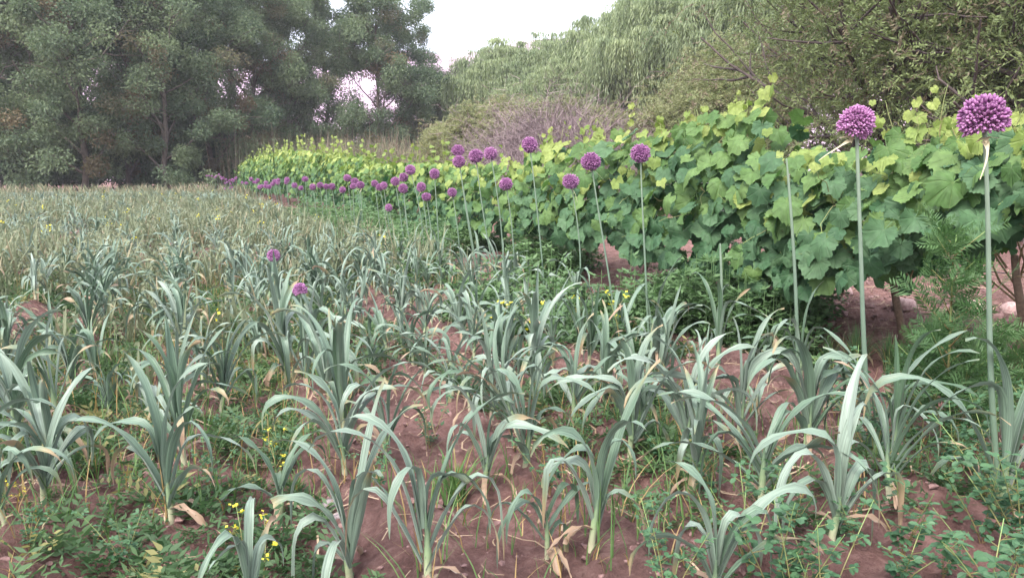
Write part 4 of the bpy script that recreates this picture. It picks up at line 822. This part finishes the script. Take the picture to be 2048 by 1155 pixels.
sel = rw.random(n) < .012; c = np.stack([x, y, g + hgt], 1)[sel]; mb = MB()
for q in range(5):
    p = c + rw.normal(0, .016, c.shape); dd = rand_unit(len(p), rw); rhombi(mb, p, dd, side_of(dd, rw), .016 + .0006 * np.hypot(c[:, 0], c[:, 1]), .008 + .0003 * np.hypot(c[:, 0], c[:, 1]), rw.random(len(p)))
link('yellow_blossoms', mb.mesh('yellow_blossoms', M['petal'], False), label='scattered tiny yellow blossoms over the weedy leek field', cat='blossoms', kind='stuff')
# grassy weeds at the field's far edge
mb = MB(); n = 1500; x = rw.uniform(-8, 3, n); y = rw.uniform(29.5, 35, n); hgt = .12 + .35 * rw.random(n) ** 4 + .1 * rw.random(n); az = rw.uniform(0, 6.28, n); t = np.linspace(0, 1, 4)[None]
for q in range(4):
    az = rw.uniform(0, 6.28, n); o = t ** 2 * (hgt * .4)[:, None]; P = np.stack([x[:, None] + rw.normal(0, .05, (n, 1)) + np.cos(az)[:, None] * o, y[:, None] + np.sin(az)[:, None] * o, t * hgt[:, None]], -1)
    strips(mb, P, np.tile((1., 0, 0), (n, 4, 1)), np.full((n, 4), .016) * (1, 1, .7, .2), rw.random(n), dry=(rw.random(n) < .35) * .9)
link('edge_grass', mb.mesh('edge_grass', M['fieldweed'], False), label='straggling grass and weeds along the far edge of the field', cat='grass', kind='stuff')
# clover plants at the field corner
def clover_mesh(seed, nst, h):
    r = np.random.default_rng(seed); mb = MB(); ms = MB()
    for k in range(nst):
        az = r.uniform(0, 6.28); t = np.linspace(0, 1, 7); le = r.uniform(.15, .7); hh = h * r.uniform(.5, 1.1)
        P = np.stack([np.cos(az) * le * hh * t ** 1.3, np.sin(az) * le * hh * t ** 1.3, hh * t * (1 - .15 * le)], 1); tube(ms, P, np.linspace(.0022, .001, 7), 5)
        m = 11; g = r.uniform(.2, 1, m); b = np.stack([np.interp(g, t, P[:, j]) for j in range(3)], 1); a = r.uniform(0, 6.28, m); pt = r.uniform(.012, .03, m)
        c = b + np.stack([np.cos(a) * pt, np.sin(a) * pt, pt * .5], 1); strips(ms, np.stack([b, c], 1), np.tile((0, 0, 1.), (m, 2, 1)), np.full((m, 2), .0009), .6)
        for q in (-1, 0, 1):
            aa = a + q * 1.25; d = norm(np.stack([np.cos(aa), np.sin(aa), r.normal(.05, .3, m)], 1)); s = norm(np.cross(d, np.array((0, 0, 1.)) + r.normal(0, .3, (m, 3)))); L = .024 * r.uniform(.6, 1.35, m); W = L * .30; n_ = np.cross(s, d)
            V = np.stack([c, c + d * (L * .35)[:, None] + s * W[:, None], c + d * (L * .75)[:, None] + s * (W * .9)[:, None], c + d * L[:, None], c + d * (L * .75)[:, None] - s * (W * .9)[:, None], c + d * (L * .35)[:, None] - s * W[:, None]], 1)
            V[:, (1, 2, 4, 5)] += (n_ * (L * .08)[:, None])[:, None]; K = np.zeros((m, 6, 4)); K[..., 0] = np.clip(.2 + .6 * g + r.normal(0, .12, m), 0, 1)[:, None]; K[:, :, 1] = (0, .35, .75, 1, .75, .35)
            i = np.arange(m)[:, None] * 6; mb.add(V, np.concatenate([i + [0, 1, 2, 3], i + [0, 3, 4, 5]]), K.reshape(-1, 4))
    return mb.mesh('foliage', M['clover'], False), ms.mesh('stem', M['herbstem'])
clo = [clover_mesh(70 + k, 4 + k // 2, .22 + .05 * k) for k in range(4)]
cl_n = 0
for tries in range(400):
    px, py = rw.uniform(1330, 2120), rw.uniform(780, 1260); q = on_ground(px, py)
    if (px - 1330) / 700 + (py - 780) / 900 < .62 + rw.normal(0, .3) or cl_n >= 38: continue
    e = link('clover_plant', None, loc=(q[0], q[1], gz1(q[0], q[1])), label='leafy green clover plant crowding round the last leeks of the rows', cat='clover', group='clover at the field corner'); e.rotation_euler = (0, 0, rw.uniform(0, 6.28)); s = rw.uniform(.45, .95); e.scale = (s, s, s)
    v = clo[rw.integers(0, 4)]; f = link('foliage', v[0], e, kind='stuff'); link('stem', v[1], e); cl_n += 1
for px, py, s in [(1330, 930, .6), (1300, 800, .7), (1420, 1000, .6), (1100, 1000, .5), (250, 1130, .45), (420, 1000, .5), (560, 930, .55), (1240, 820, .6), (860, 880, .5), (760, 1010, .45), (1150, 900, .5), (310, 930, .5), (480, 900, .5), (1320, 1130, .5), (60, 1120, .4)]:
    q = on_ground(px, py); e = link('clover_plant', None, loc=(q[0], q[1], gz1(q[0], q[1])), label='small clover plant on open soil between the leek rows', cat='clover', group='small clover between rows'); e.rotation_euler = (0, 0, rw.uniform(0, 6.28)); e.scale = (s, s, s); v = clo[rw.integers(0, 4)]; link('foliage', v[0], e, kind='stuff'); link('stem', v[1], e)
# tall feathery herb beside the biggest flower
def herb_mesh(seed, h, nb):
    r = np.random.default_rng(seed); ms = MB(); mb = MB(); t = np.linspace(0, 1, 9); main = np.stack([.03 * np.sin(t * 3), .02 * np.sin(t * 4), h * t], 1); tube(ms, main, np.linspace(.006, .002, 9), 6)
    for k in range(nb):
        f = .12 + .86 * k / nb; b = np.array([np.interp(f, t, main[:, j]) for j in range(3)]); az = k * 2.4; L = h * (.34 - .22 * f) * r.uniform(.7, 1.2); tt = np.linspace(0, 1, 6); e = .7
        P = b + np.stack([np.cos(az) * tt * L * .75, np.sin(az) * tt * L * .75, tt * L * .75], 1); tube(ms, P, np.linspace(.0025, .001, 6), 5)
        m = 13; g = r.uniform(.1, 1, m); c = np.stack([np.interp(g, tt, P[:, j]) for j in range(3)], 1); a = r.uniform(0, 6.28, m); el = r.uniform(-.1, 1.1, m); d = np.stack([np.cos(a) * np.cos(el), np.sin(a) * np.cos(el), np.sin(el)], 1); ll = .075 * r.uniform(.6, 1.2, m); S = norm(np.cross(d, rand_unit(m, r)))
        for q in range(7):
            u = (q + 1) / 7
            for sg in (-1, 1):
                dd = norm(d * .75 + S * sg * .8 + r.normal(0, .12, (m, 3))); rhombi(mb, c + d * (ll * u)[:, None], dd, norm(np.cross(dd, np.cross(d, S))), ll * .55 * (1.1 - .5 * u), .0026, np.clip(.25 + .55 * f + r.normal(0, .12, m), 0, 1))
    return ms.mesh('stem', M['herbstem']), mb.mesh('foliage', M['marigold'], False)
hb = [herb_mesh(80, .72, 24), herb_mesh(81, .42, 14)]
for px, py, v, s, lab in [(1888, 880, 0, 1.0, 'tall bushy herb with fine feathery leaves beside the biggest flower stalk'), (1830, 860, 1, .8, 'low feathery herb at the foot of the tall bushy one'), (1960, 850, 1, .9, 'feathery herb behind the biggest flower stalk'), (1930, 900, 1, .9, 'feathery herb between the tall bushy one and the biggest stalk'), (2050, 820, 1, 1., 'feathery herb with yellow flowers near it below the vines'), (1860, 820, 1, .9, 'feathery herb behind the tall bushy one, next to the ditch')]:
    q = on_ground(px, py); e = link('feathery_herb', None, loc=(q[0], q[1], gz1(q[0], q[1])), label=lab, cat='herb', group='feathery herbs'); e.scale = (s,) * 3; e.rotation_euler = (0, 0, px); link('stem', hb[v][0], e); link('foliage', hb[v][1], e, kind='stuff')
# grass tufts
def tuft_mesh(seed, n, L, w, mat):
    r = np.random.default_rng(seed); mb = MB(); t = np.linspace(0, 1, 6)[None]; az = r.uniform(0, 6.28, n); ln = L * r.uniform(.5, 1.1, n); le = r.uniform(.1, 1., n)
    o = ln[:, None] * le[:, None] * t ** 1.5 * .8; z = ln[:, None] * (t - .35 * le[:, None] * t ** 2.5); P = np.stack([np.cos(az)[:, None] * o, np.sin(az)[:, None] * o, z], -1) + r.normal(0, .012, (n, 1, 3)) * (1, 1, 0)
    strips(mb, P, np.repeat(np.stack([-np.sin(az), np.cos(az), 0 * az], 1)[:, None], 6, 1), w * np.array((.8, 1, .95, .75, .45, .08))[None] * np.ones((n, 1)), r.random(n), dry=(r.random(n) < .1) * .7)
    return mb.mesh('grass_tuft', mat, True)
tf = [tuft_mesh(90, 60, .17, .0035, M['grass']), tuft_mesh(91, 150, .28, .003, M['weed'])]
for px, py, v, s, lab in [(910, 1000, 0, 1., 'short green grass tuft on bare soil beside the leek with the long white shaft'), (1715, 690, 1, 1., 'dark grass tuft hanging in the ditch below the vines'), (1660, 680, 1, .8, 'dark grass tuft on the ditch edge by the headless stalk'), (1780, 700, 1, .8, 'dark grass tuft in the ditch by the pink stones'), (590, 980, 0, .5, 'tiny grass tuft next to the sprawling leek')]:
    q = on_ground(px, py); o = link('grass_tuft', tf[v], loc=(q[0], q[1], gz1(q[0], q[1])), label=lab, cat='grass'); o.scale = (s,) * 3
# mustard plants with yellow flowers
def mustard(seed):
    r = np.random.default_rng(seed); ms = MB(); mf = MB(); ml = MB(); h = r.uniform(.14, .24); t = np.linspace(0, 1, 7)
    main = np.stack([.05 * t ** 2 * r.normal(), .05 * t ** 2 * r.normal(), h * t], 1); tube(ms, main, np.linspace(.0025, .001, 7), 5); tips = [main[-1]]
    for k in range(3):
        b = main[2 + k]; az = r.uniform(0, 6.28); L = h * r.uniform(.25, .5); P = b + np.stack([np.cos(az) * t * L * .6, np.sin(az) * t * L * .6, t * L * .9], 1); tube(ms, P, np.linspace(.0016, .0008, 7), 5); tips.append(P[-1])
    for tp in tips:
        n = 5; c = tp + r.normal(0, .008, (n, 3)); nz = norm(r.normal(0, .5, (n, 3)) + (0, 0, 1)); S = side_of(nz, r)
        for q in range(4): a = q * math.pi / 2; d = S * math.cos(a) + np.cross(nz, S) * math.sin(a); rhombi(mf, c, d, norm(np.cross(nz, d)), .0075, .003, r.random(n))
    n = 14; f = r.uniform(.05, .6, n); c = np.stack([np.interp(f, t, main[:, j]) for j in range(3)], 1); d = norm(rand_unit(n, r) * (1, 1, .4) + (0, 0, .2)); rhombi(ml, c, d, side_of(d, r), .055 * (1.1 - f), .009, r.random(n))
    return ms.mesh('stem', M['herbstem']), mf.mesh('blossom', M['petal'], False), ml.mesh('foliage', M['weed'], False)
mus = [mustard(95 + k) for k in range(4)]
for k, (px, py, lab) in enumerate([(488, 1110, 'yellow flowered mustard between the leek on the bare mound and the large ribbed leek'), (528, 1160, 'yellow flowered mustard beside the half dry narrow leek'), (60, 1040, 'low yellow mustard under the curved leaves of the big leek'), (15, 1060, 'low yellow mustard at the edge of the weedy soil'), (572, 925, 'yellow mustard in front of the broad leek of the fourth row'), (555, 970, 'small yellow mustard beside the sprawling leek'), (1160, 660, 'spindly mustard with few yellow flowers in the weedy strip'), (1240, 690, 'yellow mustard at the foot of the slanting flower stalk'), (1085, 700, 'spindly mustard leaning over the leeks by the weedy strip'), (2030, 800, 'yellow flowered mustard below the vines behind the biggest flower stalk'), (1010, 690, 'yellow mustard among the second row of leeks')]):
    q = on_ground(px, py); e = link('mustard_plant', None, loc=(q[0], q[1], gz1(q[0], q[1])), label=lab, cat='mustard', group='yellow mustard plants'); e.rotation_euler = (0, 0, k * 1.7); e.scale = (1.25 if px > 1000 else (.4 if px < 100 else .6),) * 3
    for nm, me in zip(('stem', 'blossom', 'foliage'), mus[k % 4]): link(nm, me, e)
# stones
def stone_mesh(seed, mat):
    import bmesh
    r = np.random.default_rng(seed); bm = bmesh.new(); bmesh.ops.create_icosphere(bm, subdivisions=3, radius=.5); ax = r.uniform(.7, 1.2, 3); pl = rand_unit(7, r)
    for v in bm.verts:
        p = np.array(v.co); 
        for q in pl:
            dd = p.dot(q) - .40
            if dd > 0: p -= q * dd * .8
        p *= (1 + .10 * (vnoise(np.array([p[0] * 4 + 9]), np.array([p[1] * 4 + p[2] * 3]), seed)[0] - .5)); v.co = Vector(p * ax * (1, 1, .7))
    me = bpy.data.meshes.new('stone'); bm.to_mesh(me); bm.free(); me.materials.append(mat); me.polygons.foreach_set('use_smooth', [True] * len(me.polygons)); return me
for px, py, d, mt, lab in [(657, 1000, .04, 'stone', 'smooth grey stone on the soil beside the large ribbed leek'), (678, 1032, .035, 'stone', 'smaller grey stone next to the smooth one'), (1805, 640, .17, 'pinkstone', 'flat pinkish stone on the bank under the vines'), (1945, 640, .15, 'pinkstone', 'rounded pinkish stone on the bank behind the feathery herb'), (1690, 605, .10, 'pinkstone', 'small pinkish stone at the top of the ditch'), (2020, 650, .13, 'pinkstone', 'pinkish clod like stone beside the rounded one'), (1980, 690, .11, 'pinkstone', 'low pinkish stone by the yellow flowers under the vines')]:
    q = on_ground(px, py); o = link('stone', stone_mesh(int(px), M[mt]), loc=(q[0], q[1], gz1(q[0], q[1]) + d * .18), label=lab, cat='stone'); o.scale = (d, d, d); o.rotation_euler = (0, 0, px)
# soil clods and litter
ico = np.array([(0, 0, 1), (.894, 0, .447), (.276, .851, .447), (-.724, .526, .447), (-.724, -.526, .447), (.276, -.851, .447), (.724, .526, -.447), (-.276, .851, -.447), (-.894, 0, -.447), (-.276, -.851, -.447), (.724, -.526, -.447), (0, 0, -1)])
icf = np.array([(0, 1, 2), (0, 2, 3), (0, 3, 4), (0, 4, 5), (0, 5, 1), (1, 6, 2), (2, 7, 3), (3, 8, 4), (4, 9, 5), (5, 10, 1), (2, 6, 7), (3, 7, 8), (4, 8, 9), (5, 9, 10), (1, 10, 6), (6, 11, 7), (7, 11, 8), (8, 11, 9), (9, 11, 10), (10, 11, 6)])
x, y = scatter(9500, -1.6, 5.2, 1.25, 5.5, 1.); n = len(x); sz = .002 + .011 * rw.random(n) ** 7 + .006 * rw.random(n) ** 2; sz = np.where(x > 2.9, sz * 1.6, sz)
V = ico[None] * (1 + rw.normal(0, .28, (n, 12, 1))) * sz[:, None, None] * np.array((1, 1, .75)) + np.stack([x, y, gz(x, y) + sz * .3], 1)[:, None]; mb = MB()
mb.add(V, (icf[None] + (np.arange(n) * 12)[:, None, None]).reshape(-1, 3), (.5, .5, .5, 0)); link('soil_clods', mb.mesh('soil_clods', M['clod'], False), label='crumbly reddish soil clods over the planting ridges', cat='clods', kind='stuff')
mb = MB(); x, y = scatter(7000, -1.6, 6.5, 1.25, 6.5, 1.); k = (x > 3.1) | (rw.random(len(x)) < .65); x, y = x[k], y[k]; n = len(x); az = rw.uniform(0, 6.28, n); L = rw.uniform(.02, .12, n); t = np.linspace(-1, 1, 4)[None]; cu = rw.normal(0, .02, n)[:, None] * t ** 2
P = np.stack([x[:, None] + np.cos(az)[:, None] * t * L[:, None] * .5 - np.sin(az)[:, None] * cu, y[:, None] + np.sin(az)[:, None] * t * L[:, None] * .5 + np.cos(az)[:, None] * cu, 0 * t + 0 * x[:, None]], -1); P[..., 2] = gz(P[..., 0], P[..., 1]) + .012 + rw.uniform(0, .012, (n, 1)) + np.abs(rw.normal(0, .006, P.shape[:2]))
strips(mb, P, np.repeat(np.stack([-np.sin(az), np.cos(az), .3 + 0 * az], 1)[:, None], 4, 1), rw.choice((.0009, .0014, .0024), n)[:, None] * np.ones((1, 4)), rw.random(n))
link('straw_litter', mb.mesh('straw_litter', M['straw'], False), label='dry straw and withered leaf scraps scattered on the soil', cat='straw', kind='stuff')

# ------------------------------------------------------------------ added thin volume, imitates lens veil and lifts shadows
m, n, l = nodes('air'); pv = n.new('ShaderNodeVolumePrincipled'); pv.inputs['Color'].default_value = (.95, .95, 1, 1); pv.inputs['Density'].default_value = .0009; pv.inputs['Anisotropy'].default_value = .2
o = n.new('ShaderNodeOutputMaterial'); l.new(pv.outputs[0], o.inputs['Volume'])
mb = MB(); c8 = np.array([(x, y, z) for z in (-2., 48.) for y in (-250., 250.) for x in (-250., 250.)])
mb.add(c8, [(0, 2, 3, 1), (4, 5, 7, 6), (0, 1, 5, 4), (2, 6, 7, 3), (0, 4, 6, 2), (1, 3, 7, 5)], (0, 0, 0, 0)); link('glare', mb.mesh('glare', m, False), label='thin pale haze filling the air over the field', kind='stuff')
